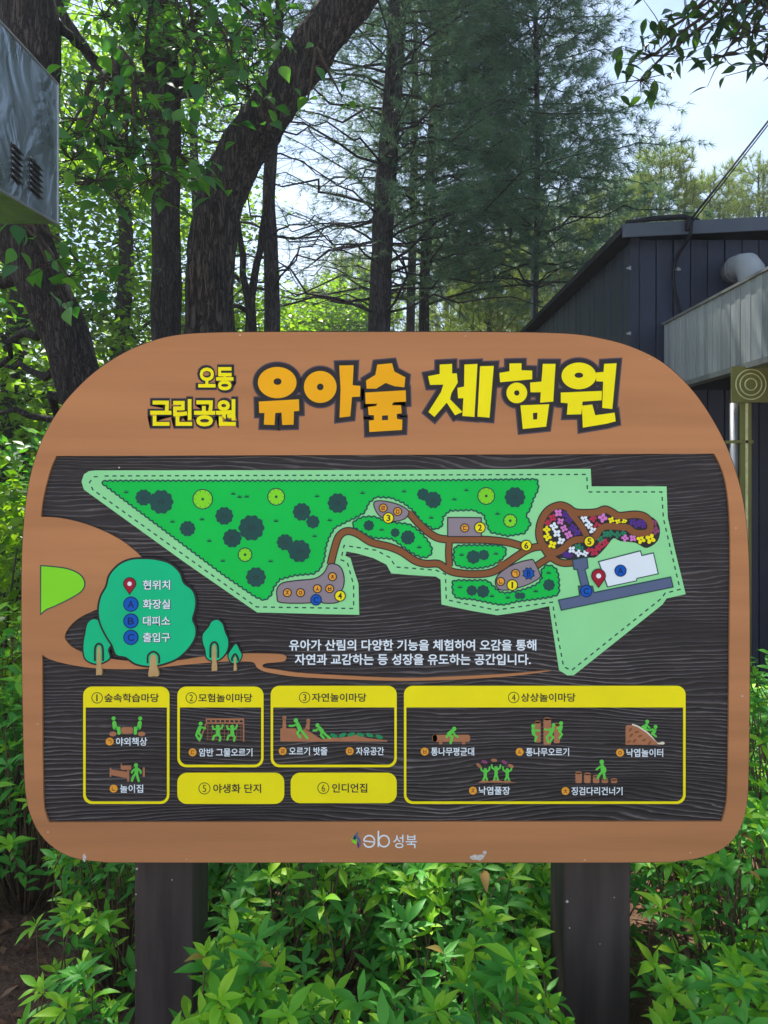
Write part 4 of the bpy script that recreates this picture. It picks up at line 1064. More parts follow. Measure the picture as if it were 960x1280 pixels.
def broad_tree(name, label, base, path, radii, blobs, bark, leafm, L, W, density, group="trees behind the board", clump=0.22, per=14, limbs=True, ring=22, bump=0.10, extra=None, gnd=True, tips=None):
    """path: world points of the trunk from the ground up"""
    t = empty(name, base, label, "tree", group)
    B = Vector(base)
    sb_ = 20 if ring >= 30 else 6
    q = smooth_path([tuple(Vector(p)-B) for p in path], sb_)
    rr = [v[0] for v in smooth_path([(r,) for r in radii], sb_)]
    Geo().tube(q, rr, ring, bump=bump, bscale=4.0, seed=base[0]*3).build("trunk", bark, t, smooth=True)
    g = Geo()
    for (x, y, z, rx, ry, rz) in blobs if limbs else []:
        c = Vector((x, y, z))-B
        # nearest trunk point below the blob
        st = min((Vector(p) for p in q), key=lambda p: (p-c).length + max(0, p.z-c.z+0.3)*2)
        main = limb(g, st, c, 0.045+0.02*rx, 0.015, 0.2, 7, 8, 0.05)
        for _ in range(7):
            s0 = random.choice(main[3:])
            u = Vector((random.uniform(-1, 1)*rx, random.uniform(-1, 1)*ry, random.uniform(-0.8, 0.8)*rz))
            m2 = limb(g, s0, c+u, 0.014, 0.005, 0.25, 5, 5)
            for _ in range(2):
                limb(g, random.choice(m2[2:]), c+u+Vector((random.uniform(-.4, .4), random.uniform(-.4, .4), random.uniform(-.3, .2))), 0.006, 0.002, 0.3, 4, 3)
    if extra: extra(g, B)
    if g.v: g.build("branches", bark, t, smooth=True)
    if blobs:
        pts = blob_points([(x-B.x, y-B.y, z-B.z, rx, ry, rz) for x, y, z, rx, ry, rz in blobs], density, clump, per)
        V, F = leaves_np(pts, L, W, 0.55, 0.25)
        link("crown", np_mesh("crown", V, F), leafm, t, kind="stuff")
    return t

def tpath(lst, Y, Ys=None): return [P(x, y, Y if Ys is None else Ys[i]) for i, (x, y) in enumerate(lst)]
def ground_pt(px, Y): return Vector(((px-480)/960*Y, Y, -0.15))
def bl(px, py, Y, rx, ry, rz): p = P(px, py, Y); return (p.x, p.y, p.z, rx, ry, rz)

# A: curved tree at the far left
Y = 4.6
A = [ground_pt(140, Y), P(128, 560, Y), P(104, 490, Y), P(78, 410, Y), P(46, 340, Y), P(22, 270, Y), P(20, 190, Y), P(34, 110, Y), P(40, 40, Y), P(20, -60, Y), P(-10, -200, Y), P(-40, -420, Y)]
def exA(g, B):
    limb(g, P(45, 330, Y)-B, P(-60, 250, Y)-B, 0.13, 0.10, 0.1, 10, 6)
    limb(g, P(60, 20, Y)-B, P(120, 75, Y+.4)-B, 0.035, 0.02, 0.1, 7)
    for a, b_ in (((75,390),(-20,470)), ((100,480),(0,455)), ((110,500),(-10,520))): limb(g, P(*a, Y+0.1)-B, P(*b_, Y+0.8)-B, 0.035, 0.012, 0.3, 6)
broad_tree("broadleaf_tree", "thick curved dark trunk behind the stainless box, leaning past the board's left shoulder", tuple(ground_pt(140, Y)+Vector((0,0,.15))), A,
    [.17,.15,.135,.14,.15,.155,.16,.175,.165,.15,.12,.08],
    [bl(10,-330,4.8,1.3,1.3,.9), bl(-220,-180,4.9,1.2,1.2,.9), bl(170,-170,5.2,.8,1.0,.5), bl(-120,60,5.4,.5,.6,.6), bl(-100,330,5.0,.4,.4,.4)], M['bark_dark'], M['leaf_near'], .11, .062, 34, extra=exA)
# B: upright forked trunk
Y = 7.5
Bp = [ground_pt(210, Y), P(210, 560, Y), P(208, 420, Y), P(208, 300, Y), P(207, 200, Y), P(205, 110, Y), P(202, 40, Y), P(196, -60, Y), P(190, -200, Y), P(186, -330, Y)]
def exB(g, B):
    q = smooth_path([tuple(P(x, y, Y)-B) for x, y in ((192,140),(182,103),(165,98),(140,92),(118,76),(100,52),(82,24),(66,-8),(40,-60))], 4)
    g.tube(q, [0.075-0.035*i/len(q) for i in range(len(q))], 9, bump=.1, bscale=4)
    limb(g, P(118, 72, Y)-B, P(108, 130, Y)-B, .018, .010, .1, 6); limb(g, P(108, 130, Y)-B, P(150, 250, Y)-B, .010, .005, .15, 5)
    limb(g, P(150, 250, Y)-B, P(178, 340, Y)-B, .008, .004, .1, 5)
    limb(g, P(215, 130, Y)-B, P(260, 40, Y)-B, .05, .03, .1, 7)
broad_tree("broadleaf_tree", "upright dark forked trunk just left of the big leaning trunk", tuple(ground_pt(210, Y)+Vector((0,0,.15))), Bp,
    [.17,.15,.145,.14,.14,.17,.14,.11,.08,.05],
    [bl(250,20,7.0,.8,.7,.45), bl(120,-60,7.3,.9,.9,.5), bl(330,-90,7.3,.7,.9,.5), bl(200,-280,7.5,2.2,2.0,1.0), bl(60,-380,7.6,1.8,1.6,.9), bl(290,75,7.2,.5,.5,.3), bl(170,50,7.0,.4,.4,.25)], M['bark_dark'], M['leaf_near'], .12, .07, 62, extra=exB)
# C: the big leaning trunk
Y = 5.4
Cp = [ground_pt(270, Y), P(268, 560, Y), P(263, 440, Y), P(262, 370, Y), P(264, 310, Y), P(274, 255, Y), P(298, 200, Y), P(330, 150, Y), P(365, 95, Y), P(402, 45, Y), P(438, 0, Y), P(480, -60, Y), P(540, -170, Y), P(600, -320, Y)]
def exC(g, B):
    limb(g, P(470, -50, Y)-B, P(300, -260, Y)-B, .10, .04, .15, 9)
broad_tree("broadleaf_tree", "big furrowed trunk that leans over to the right behind the board", tuple(ground_pt(270, Y)+Vector((0,0,.15))), Cp,
    [.20,.18,.165,.157,.155,.155,.157,.156,.153,.152,.148,.135,.10,.06],
    [bl(560,-330,5.4,1.4,1.2,.7), bl(330,-360,5.4,1.3,1.2,.6), bl(760,-330,5.0,1.0,1.0,.5), bl(480,-520,5.6,1.6,1.6,.8)], M['bark_big'], M['leaf_near'], .12, .07, 40, extra=exC, ring=90, bump=.14)
# foreground sprays of large leaves: their own low boughs on tree A, leaf by leaf
def big_leaf_mesh(name, L=0.11, W=0.075, wavy=0.0):
    vs = []; n = 6
    prof = [0, .62, .98, 1.0, .72, .34, 0]
    for i in range(n+1):
        t = i/n; w = W/2*prof[i]; z = -0.28*L*(t*t) 
        if i in (0, n): vs.append((0, t*L, z))
        else: vs += [(-w, t*L-0.02*L, z+0.34*w), (0, t*L, z-0.05*w), (w, t*L-0.02*L, z+0.26*w)]
    f = [(0,2,1),(0,3,2)]
    for i in range(n-2):
        a = 1+3*i; f += [(a,a+1,a+4,a+3),(a+1,a+2,a+5,a+4)]
    a = 1+3*(n-2); f += [(a,a+1,a+3),(a+1,a+2,a+3)]
    me = bpy.data.meshes.new(name); me.from_pydata(vs, [], f); me.update(); me.shade_smooth(); return me
LM = [big_leaf_mesh("leaf", .092*k, .062*k) for k in (0.7, 1.0, 1.25)]
SM = [big_leaf_mesh("leaf", .085*k, .036*k) for k in (0.8, 1.0, 1.2)]
def place_leaf(mesh, parent, mat, p, d, up, roll=0.0):
    d = d.normalized(); s = d.cross(up)
    if s.length < 1e-3: s = Vector((1, 0, 0))
    s.normalize(); u = s.cross(d)
    m = Matrix((s, d, u)).transposed().to_4x4(); m.translation = p
    o = link("leaf", mesh, mat, parent)
    o.matrix_local = m @ Matrix.Rotation(roll, 4, 'Y')
    return o
def bough(name, label, start, spots, mat, meshes, per, spread, group, seed, stuff_n=0):
    rr = random.Random(seed)
    B = Vector(start)
    t = empty(name, start, label, "tree branch", group)
    g = Geo(); n = 0
    for s in spots:
        c = Vector(s)-B
        pts = limb(g, (0, 0, 0), c, .016, .005, .12, 6, 6, 0.04)
        for k in range(per):
            a = rr.choice(pts[2:]) if k % 2 else c
            q = a + Vector((rr.gauss(0, spread), rr.gauss(0, spread), rr.gauss(0, spread*.62)))
            limb(g, a, q, .0035, .0015, .2, 4, 2)
            d = Vector((rr.uniform(-1, 1), rr.uniform(-1, 1), rr.uniform(-.75, .15)))
            place_leaf(rr.choice(meshes), t, mat, q, d, Vector((rr.uniform(-.5, .5), rr.uniform(-.7, .3), 1)), rr.uniform(-.5, .5)); n += 1
    g.build("twigs", M['twig'], t, smooth=True)
    return t
bough("leafy_bough", "low bough of broad dark green leaves hanging across the two left trunks", tuple(P(150, 60, 4.3)),
      [P(90, 200, 4.1), P(120, 225, 4.0), P(160, 200, 4.2), P(200, 205, 4.2), P(225, 195, 4.4), P(80, 170, 4.2), P(140, 180, 4.2), P(185, 225, 4.1)], M['leaf_near'], LM, 37, .15, None, 4)
bough("leafy_bough", "small spray of broad leaves in front of the curved trunk below the stainless box", tuple(P(20, 255, 4.2)),
      [P(60, 330, 3.9), P(85, 345, 3.9), P(75, 360, 4.0), P(100, 330, 4.0)], M['leaf_near'], LM, 9, .08, None, 5)
bough("leafy_bough", "bough of dark leaves across the top between forked and leaning trunks", tuple(P(210, -60, 5.0)),
      [P(170, 30, 4.8), P(230, 40, 4.8), P(290, 50, 4.7), P(260, 90, 4.8), P(130, 20, 4.8), P(310, 110, 4.8), P(180, 70, 4.9), P(330, 30, 5.2)], M['leaf_near'], LM, 36, .20, None, 6)
bough("leafy_bough", "few broad leaves hanging below the leaning trunk in front of the pines", tuple(P(395, 60, 4.9)),
      [P(385, 125, 4.9), P(425, 118, 4.9)], M['leaf_near'], LM, 6, .05, None, 8)
# right-hand overhanging tree, its trunk out of frame
Y = 3.9
rt = [(2.65,1.2,-0.15),(2.6,1.25,1.5),(2.55,1.4,3.0),(2.3,1.9,4.2),(2.1,2.6,4.9),(2.0,3.2,5.4)]
def exR(g, B):
    limb(g, Vector((2.35,1.8,4.1))-B, P(930,-30,3.9)-B, .05, .02, .15, 7); limb(g, P(960,-40,3.9)-B, P(830,-10,4.0)-B, .02, .006, .2, 6)
broad_tree("broadleaf_tree", "tree reaching in from the right with dark leaves above the canopy", (2.65, 1.2, 0), rt, [.14,.13,.11,.09,.06,.03],
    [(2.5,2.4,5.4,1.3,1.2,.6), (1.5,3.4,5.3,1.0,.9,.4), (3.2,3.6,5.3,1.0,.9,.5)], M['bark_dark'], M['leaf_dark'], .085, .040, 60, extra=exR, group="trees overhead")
bough("leafy_bough", "overhanging bough of small pointed leaves against the sky, top right", tuple(P(1000, -60, 3.8)),
      [P(940, 40, 3.7), P(900, 30, 3.8), P(955, 80, 3.7), P(905, 70, 3.8), P(860, 20, 3.9), P(830, 40, 3.9), P(815, 70, 3.9), P(800, 100, 3.9), P(925, 10, 3.7), P(955, 10, 3.8)], M['leaf_dark'], SM, 25, .085, None, 9)

# ------------------------------------------------------------------ pines
def needles_np(C, D, L, W, n_per, spread=0.6, droop=0.2):
    """tufts of single-triangle needles at C pointing roughly along D"""
    n = len(C); C = np.repeat(C, n_per, 0); D = np.repeat(D, n_per, 0)
    d = D + rng.normal(size=C.shape)*spread; d[:, 2] -= droop*rng.uniform(0, 1, len(C)); d /= np.linalg.norm(d, axis=1, keepdims=True)
    s = np.cross(d, rand_unit(len(C))); s /= np.linalg.norm(s, axis=1, keepdims=True)
    l = L*rng.uniform(0.7, 1.15, (len(C), 1))
    a = C - s*W/2; b = C + s*W/2; c = C + d*l
    V = np.stack([a, b, c], 1).reshape(-1, 3); F = np.arange(len(V)).reshape(-1, 3)
    return V, F
def pine(label, base, path, radii, z0, ztop, blen, mat, needle=(0.12, 0.004, 14), whorl=0.34, nb=6, dens=None, bare=None, bark=None, droop=0.12, group="pine trees behind the board", tuft=0.058, rise=0.2, side=10, candles=0.0, name="pine_tree"):
    B = Vector(base)
    t = empty(name, base, label, "tree", group)
    q = smooth_path([tuple(Vector(p)-B) for p in path], 5); rr = [v[0] for v in smooth_path([(r,) for r in radii], 5)]
    Geo().tube(q, rr, 16, bump=.08, bscale=5, seed=base[0]).build("trunk", bark or M['bark_pine'], t, smooth=True)
    g = Geo(); C, D = [], []
    z = z0
    while z < ztop:
        k = min(range(len(q)), key=lambda i: abs(q[i][2]-(z-B.z))); st = Vector(q[k]); st.z = z-B.z
        f = (ztop-z)/(ztop-z0); L = blen*(0.25+0.75*f**0.8)
        off = random.uniform(0, 6.28)
        for i in range(nb):
            az = off + 2*math.pi*i/nb + random.uniform(-.35, .35)
            dd = dens(az, z) if dens else 1.0
            l = L*random.uniform(0.6, 1.15)
            if dd < 0.3 and random.random() < 0.45: continue
            en = st + Vector((math.cos(az)*l, math.sin(az)*l, l*(rise-droop+random.uniform(-.28, .2))))
            zz = st.z + random.uniform(-.1, .1); s0 = Vector((st.x, st.y, zz))
            pts = limb(g, s0, en, 0.006+0.0055*l, 0.003, 0.22, 5, 7, random.uniform(-.02, .12))
            for j in range(side):
                u = 0.22+0.78*j/(side-1)
                a = Vector(pts[min(7, int(u*7))]); sgn = 1 if j % 2 else -1
                ln = l*0.42*(1.15-u)+0.12
                dv = Vector((math.cos(az+sgn*0.85), math.sin(az+sgn*0.85), 0.15+random.uniform(-.15, .15)))
                e2 = a + dv*ln
                g.tube([a, a.lerp(e2, .5)+Vector((0, 0, random.uniform(-.03, .03))), e2], [0.003, 0.0025, 0.0015], 3, cap=False)
                if dd > 0:
                    m = max(2, int(ln/tuft*dd))
                    for h in range(m):
                        if random.random() < min(1, dd+0.1):
                            C.append(a.lerp(e2, 0.35+0.7*((h+random.random())/m)**0.6)+Vector((random.gauss(0, .025), random.gauss(0, .025), random.gauss(-.02, .03)))); D.append(dv+Vector((0, 0, candles)))
            if dd > 0:
                for h in range(int(l*0.6/tuft*dd)):
                    tt = 0.4+0.6*random.random(); ii = min(6, int(tt*7))
                    C.append(Vector(pts[ii]).lerp(Vector(pts[ii+1]), random.random())); D.append((en-s0).normalized()+Vector((0, 0, candles)))
        z += whorl*random.uniform(0.8, 1.2)
    if candles:
        for p in ([Vector(q[-1])] + random.sample(C, min(150, len(C)))):
            if p.z > (z0-B.z)+0.45*(ztop-z0):
                hh = random.uniform(.2, .5); g.tube([p, p+Vector((random.uniform(-.04, .04), 0, hh))], [0.012, 0.008], 4)
                for h in range(5): C.append(p+Vector((0, 0, hh*h/5))); D.append(Vector((0, 0, 1.5)))
    g.build("branches", bark or M['bark_pine'], t, smooth=True)
    C = np.array([tuple(c) for c in C]); D = np.array([tuple(d.normalized()) for d in D])
    V, F = needles_np(C, D, needle[0], needle[1], needle[2], 0.6, 0.75 if not candles else 0.2)
    link("needles", np_mesh("needles", V, F), mat, t, kind="stuff")
    return t
Y = 10.0
def densE(az, z):
    c = math.cos(az)
    if z < 6.0 and c < 0.15: return 0.10
    if z < 4.2: return 0.25
    return 1.0 if c > 0 else 0.55
pine("tall straight pine trunk rising behind the middle of the board", tuple(ground_pt(474, Y)+Vector((0,0,.15))),
     [ground_pt(474, Y), P(474, 540, Y), P(474, 415, Y), P(477, 330, Y), P(480, 260, Y), P(486, 180, Y), P(492, 100, Y), P(497, 0, Y), P(502, -150, Y), P(506, -400, Y)],
     [.19,.165,.148,.14,.14,.13,.12,.115,.09,.03], 3.6, 11.5, 3.1, M['needle_blue'], (0.15, 0.0075, 11), 0.32, 7, densE)
Y = 12.5
pine("thinner pine trunk right of the tall pine, carrying dense blue green boughs", tuple(ground_pt(530, Y)+Vector((0,0,.15))),
     [ground_pt(530, Y), P(530, 415, Y), P(533, 300, Y), P(540, 180, Y), P(545, 60, Y), P(550, -150, Y), P(552, -250, Y)],
     [.12,.09,.085,.08,.07,.05,.03], 4.4, 12.3, 3.3, M['needle_blue'], (0.16, 0.009, 11), 0.34, 7, lambda a, z: (0.25 if z < 5.3 else 1.0) if math.cos(a) > -.2 else 0.3)
pine("dense blue green pine at the right of the pine group, its trunk hidden by needles", (2.15, 11.0, 0),
     [(2.15, 11.0, -.15), (2.15, 11.0, 3), (2.2, 11.0, 6), (2.15, 11, 9), (2.1, 11, 11.5)], [.05,.045,.04,.03,.02], 4.3, 11.8, 2.1, M['needle_blue'], (0.15, 0.008, 11), 0.32, 7, None)
Y = 15
pine("faint slender pine trunk between two pines behind the board", tuple(ground_pt(513, Y)+Vector((0,0,.15))),
     [ground_pt(513, Y), P(513, 415, Y), P(516, 300, Y), P(518, 150, Y), P(520, 0, Y)], [.11,.09,.08,.07,.04], 6.0, 12, 2.2, M['needle_blue'], (0.16, 0.009, 9), 0.5, 5, lambda a, z: .5)
# thin dark stems left of the tall pine, nearly bare
Y = 8.2
pine("thin dark trunk with bare side twigs close right of the leaning trunk", tuple(ground_pt(340, Y)+Vector((0,0,.15))),
     [ground_pt(340, Y), P(340, 415, Y), P(339, 330, Y), P(336, 250, Y), P(340, 180, Y), P(346, 90, Y), P(352, -60, Y), P(354, -200, Y)], [.10,.085,.08,.07,.065,.05,.04,.02], 3.5, 9, 1.7, M['needle_blue'],
     (0.10, 0.004, 9), 0.25, 6, lambda a, z: 0.06 if z < 6 else 0.8, M['bark_dark'])
def exD(g, B):
    limb(g, P(313, 392, 7.9)-B, P(296, 270, 7.9)-B, .04, .028, .08, 8); limb(g, P(313, 392, 7.9)-B, P(332, 250, 8.1)-B, .045, .03, .08, 8)
    limb(g, P(300, 350, 7.9)-B, P(262, 320, 7.9)-B, .016, .006, .2, 5); limb(g, P(296, 270, 7.9)-B, P(302, 130, 8.0)-B, .028, .012, .1, 7)
    limb(g, P(310, 390, 7.9)-B, P(240, 350, 7.6)-B, .03, .01, .25, 6)
broad_tree("slender_tree", "slender forked dark stem close behind the leaning trunk", tuple(ground_pt(315, 7.9)+Vector((0,0,.15))),
    [ground_pt(315, 7.9), P(315, 520, 7.9), P(314, 440, 7.9), P(313, 370, 7.9)], [.09,.075,.07,.045], [], M['bark_dark'], M['leaf_near'], .1, .05, 1, extra=exD)
# young yellow-green pines behind the building
tops = [(612, 322, 17, 2.0), (700, 262, 19, 2.4), (762, 243, 18, 2.0), (826, 196, 17, 1.7), (652, 268, 22, 2.4), (888, 226, 19, 2.0), (948, 205, 20, 2.1), (1010, 190, 19, 2.2), (560, 300, 24, 2.6), (450, 330, 23, 2.6), (400, 365, 25, 2.4)]
names = ["leftmost young pine in front of the pale sky between the trunks", "yellow green pine left above the sloping roof edge", "yellow green pine close left of the pointed pine", "tallest pointed young pine above the roof corner",
         "loose green pine behind the slim metal pole", "pale young pine showing over the roof beside the wire", "young pine with upright candles over the roof, right of the wire", "rightmost young pine over the roof",
         "distant pine glimpsed right of the tall pine trunk", "distant pine glimpsed left of the tall pine trunk", "small distant pine low between the bare twigs"]
for (px, py, Y, r), lb in zip(tops, names):
    p = P(px, py, Y)
    pine(lb, (p.x, Y, 0), [(p.x, Y, -.15), (p.x+random.uniform(-.1, .1), Y, p.z*.5), (p.x, Y, p.z-.3)], [.12, .09, .02], 2.2, p.z-0.1, r, M['needle_lime'],
         (0.20, 0.013, 12), 0.36, 8, None, M['bark_pine'], group="young pines beyond the building", tuft=0.11, rise=0.75, side=7, candles=0.9)

# ------------------------------------------------------------------ sunlit broadleaf trees far left
back = [(20, 8.8, [(-40,560,1.2,1.0,.9),(20,480,.9,.9,.6),(60,600,1.0,.9,.8),(-30,700,1.2,.9,.9),(-60,380,.9,.9,.7)], "small bright green tree low at the left edge"),
        (150, 11.5, [(60,380,1.3,1.2,.8),(150,300,1.4,1.2,.8),(90,220,1.2,1.2,.8),(190,400,1.2,1.1,.8),(120,470,1.4,1.1,.9)], "bright green tree seen between the curved and the forked trunk"),
        (60, 14.5, [(30,140,2.0,1.6,1.1),(100,90,1.6,1.5,1.0),(150,190,1.6,1.5,1.0),(-60,60,2.0,1.6,1.3),(0,330,2.0,1.5,1.2)], "taller backlit tree behind the stainless box"),
        (240, 15.5, [(230,330,1.7,1.4,1.1),(260,250,1.3,1.2,.8),(180,70,1.9,1.5,1.1),(260,120,1.7,1.4,1.0),(300,410,1.5,1.3,.9),(215,430,1.7,1.3,1.0)], "backlit tree whose crown fills the gap right of the forked trunk"),
        (345, 21, [(400,400,2.0,1.6,.8),(445,380,1.3,1.3,.8),(345,410,1.5,1.3,.9)], "pale green tree far behind the bare twigs left of the tall pine"),
        (-60, 12, [(-120,420,1.8,1.4,1.4),(-40,320,1.5,1.3,1.0),(-110,200,1.8,1.5,1.2),(-30,520,1.5,1.3,1.1)], "bright tree at the extreme left margin")]
for px, Y, bs, lb in back:
    g0 = ground_pt(px, Y); mid = P(px+8, 330, Y)
    tp = [g0, P(px-4, 500, Y), mid, P(px+2, 180, Y), P(px, 60, Y)]
    if Y > 20: tp = [g0, P(px, 520, Y), P(px+3, 470, Y), P(px, 420, Y), P(px, 390, Y)]
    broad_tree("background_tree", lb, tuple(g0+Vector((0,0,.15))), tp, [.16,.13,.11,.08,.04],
        [bl(x, y, Y+random.uniform(-.6, .6), rx, ry, rz) for x, y, rx, ry, rz in bs], M['bark_dark'], M['leaf_back'], .125, .085, 95, group="sunlit trees at the left", clump=.26, per=13)

# far wood closing the view low down
fw = []
for i in range(60):
    x = -38 + i*1.35; y = 30+random.uniform(-3, 6)
    fw.append((x, y, random.uniform(1.5, 4.5), 1.8, 1.5, 2.2))
pts = blob_points(fw, 60, .5, 10)
V, F = leaves_np(pts, .30, .2, .5, .2)
link("far_woodland", np_mesh("far_woodland", V, F), M['leaf_back'], kind="stuff", label="far band of green woodland beyond the trees", cat="woodland")

# ------------------------------------------------------------------ azalea shrubs
def azalea_mesh(name, L, W, curl):
    vs = []; n = 5; prof = [0.0, .55, .95, .92, .5, 0]
    for i in range(n+1):
        t = i/n; w = W/2*prof[i]; z = curl*L*(t-t*t*1.4)
        if i in (0, n): vs.append((0, t*L, z))
        else: vs += [(-w, t*L, z+0.30*w), (0, t*L, z-0.05*w), (w, t*L, z+0.30*w)]
    f = [(0,2,1),(0,3,2)]
    for i in range(n-2):
        a = 1+3*i; f += [(a,a+1,a+4,a+3),(a+1,a+2,a+5,a+4)]
    a = 1+3*(n-2); f += [(a,a+1,a+3),(a+1,a+2,a+3)]
    me = bpy.data.meshes.new(name); me.from_pydata(vs, [], f); me.update(); me.shade_smooth(); return me
AZ = [azalea_mesh("leaf", .052*k, .0172*k*w, c) for k, w, c in ((.6, 1.0, .3), (.8, 1.15, .5), (1.0, 1.0, .2), (1.25, 1.0, .35), (1.1, .8, .05))]
AZ_V = [np.array([v.co[:] for v in m.vertices]) for m in AZ]
AZ_F = []
for m in AZ:
    f = []
    for p in m.polygons:
        q = list(p.vertices)
        f.append(q[:3])
        if len(q) == 4: f.append([q[0], q[2], q[3]])
    AZ_F.append(np.array(f))
M['azalea_dry'] = leaf_mat("withered_leaf", [(0.30,0.16,0.05),(0.38,0.30,0.06),(0.22,0.12,0.05)], 0.25, 0.6, (1.3, 1.1, .6), .2)
def shrub(label, x, y, r, h, whorls, n_parts, seed, mat=None, mat2=None, group="azalea shrubs around the board", size=1.06, base_z=0.0, name="azalea_shrub"):
    rr = random.Random(seed)
    mat = mat or M['azalea']; mat2 = mat2 or M['azalea_old']
    t = empty(name, (x, y, base_z), label, "shrub", group)
    g = Geo(); lv = []
    for w in range(whorls):
        a = rr.uniform(0, 6.28); q = math.sqrt(rr.random())
        hx, hy = math.cos(a)*r*q, math.sin(a)*r*q
        hz = h*(1-0.45*q*q)*rr.uniform(0.45, 1.0) if w % 3 else h*(1-0.40*q*q)*rr.uniform(0.86, 1.08)
        tip = Vector((hx, hy, hz)); root = Vector((hx*.25, hy*.25, 0))
        if w % 2 == 0:
            mid = root.lerp(tip, .5)+Vector((rr.uniform(-.04, .04), rr.uniform(-.04, .04), 0.03))
            g.tube([root, mid, tip], [.0045, .003, .0016], 5)
        else:
            g.tube([tip+Vector((rr.uniform(-.07, .07), rr.uniform(-.07, .07), -.13)), tip], [.0025, .0015], 4)
        ax = (Vector((hx, hy, 0))*0.8 + Vector((rr.uniform(-.3, .3), rr.uniform(-.45, .1), 1))).normalized()
        u = ax.orthogonal().normalized(); v = ax.cross(u)
        n = rr.choice((5, 6, 7, 8)); o0 = rr.uniform(0, 6)
        young = rr.random() < 0.5
        for i in range(n):
            an = o0 + 2*math.pi*i/n + rr.uniform(-.25, .25)
            el = rr.uniform(.05, .75)
            d = (u*math.cos(an)+v*math.sin(an))*math.cos(el) + ax*math.sin(el) + Vector((0, 0, -.12))
            lv.append((tip+ax*rr.uniform(-.01, .008), d, ax, rr.randrange(5), size*rr.uniform(.8, 1.2), young))
        if young:
            for i in range(3):
                an = rr.uniform(0, 6.28); d = (u*math.cos(an)+v*math.sin(an))*.45+ax
                lv.append((tip+ax*.008, d, u, 0, size*rr.uniform(.7, .95), True))
        for i in range(3):                    # leaves further down the shoot
            q_ = tip - ax*rr.uniform(.03, .12); an = rr.uniform(0, 6.28)
            lv.append((q_, (u*math.cos(an)+v*math.sin(an))+ax*.3, ax, rr.randrange(5), size*rr.uniform(.8, 1.1), False))
    g.build("stems", M['stem'], t, smooth=True)
    cam_l = Vector((0, 0, EYE))-Vector((x, y, base_z))
    lv.sort(key=lambda l: (l[0]-cam_l).length)
    rest = {True: ([], [], 0), False: ([], [], 0)}
    for i, (p, d, up, mi, sc_, yg) in enumerate(lv):
        d = d.normalized(); s = d.cross(up)
        if s.length < 1e-3: s = d.orthogonal()
        s.normalize(); uu = s.cross(d)
        if i < n_parts:
            m = (Matrix((s*sc_, d*sc_, uu*sc_)).transposed()).to_4x4(); m.translation = p
            o = link("leaf", AZ[mi], None, t)
            o.matrix_local = m
            if yg:
                pass
            if not AZ[mi].materials: AZ[mi].materials.append(M['azalea'])
            o.material_slots[0].link = 'OBJECT'; o.material_slots[0].material = (M['azalea_dry'] if (i*37) % 53 == 0 else mat if yg else mat2)
        else:
            Vv, Ff, k = rest[yg]
            R3 = np.array([s[:], d[:], uu[:]])*sc_
            Vv.append(AZ_V[mi] @ R3 + np.array(p[:])); Ff.append(AZ_F[mi]+k)
            rest[yg] = (Vv, Ff, k+len(AZ_V[mi]))
    for yg, mm in ((True, mat), (False, mat2)):
        Vv, Ff, k = rest[yg]
        if Vv:
            me = np_mesh("foliage", np.concatenate(Vv), np.concatenate(Ff)); me.shade_smooth()
            link("foliage", me, mm, t, kind="stuff")
    return t
SH = [("azalea shrub growing right beside the inner side of the left post", -.315, 1.62, .15, .60, 26, 150),
      ("azalea shrub standing in front of the middle of the board", -.10, 1.58, .24, .52, 34, 170),
      ("azalea shrub just left of the right post with leaves over its edge", .255, 1.62, .19, .57, 34, 170),
      ("azalea shrub behind the board line, second from the left post", -.22, 2.15, .30, .60, 40, 120),
      ("azalea shrub behind the board line, near the right post", .22, 2.10, .30, .58, 40, 120),
      ("azalea shrub left of the left post with drooping leaf tips", -.80, 2.35, .26, .60, 38, 170),
      ("low azalea shrub at the bare soil in the lower left corner", -.80, 1.95, .11, .34, 9, 90),
      ("azalea shrub below the board's lower left corner, against the left edge", -1.33, 2.85, .34, .80, 44, 110),
      ("azalea shrub in front of the right post's outer edge", .70, 1.52, .19, .56, 30, 170),
      ("azalea shrub in the lower right corner", .84, 1.62, .26, .58, 38, 170),
      ("azalea shrub below the board's lower right corner", .98, 2.10, .32, .74, 46, 130),
      ("taller azalea shrub at the right edge beside the board", 1.36, 2.60, .36, .98, 50, 100),
      ("azalea shrub at the right edge in front of the olive post", 1.85, 3.35, .42, 1.06, 50, 60),
      ("azalea shrub behind the right post", .60, 2.55, .34, .66, 40, 60),
      ("azalea shrub behind the left post", -.62, 2.75, .34, .66, 40, 60),
      ("azalea shrub far back left of the board's lower corner", -1.55, 3.1, .42, 1.0, 50, 60)]
SH += [("azalea shrub filling the row behind the board, left of centre", -.40, 2.5, .32, .60, 40, 30), ("azalea shrub filling the row behind the board, right of centre", .42, 2.45, .32, .60, 40, 30),
       ("azalea shrub behind the board line at the centre", 0.0, 2.35, .28, .50, 36, 60), ("azalea shrub between the right corner shrubs", 1.2, 1.95, .28, .66, 36, 60),
       ("azalea shrub second row behind the lower left corner", -1.0, 3.1, .36, .72, 40, 20), ("azalea shrub second row behind the lower right corner", 1.15, 3.1, .40, .86, 40, 20)]
for i, (lb, x, y, r, h, w, n) in enumerate(SH): shrub(lb, x, y, r, h, int(w*3.0), n, 100+i)
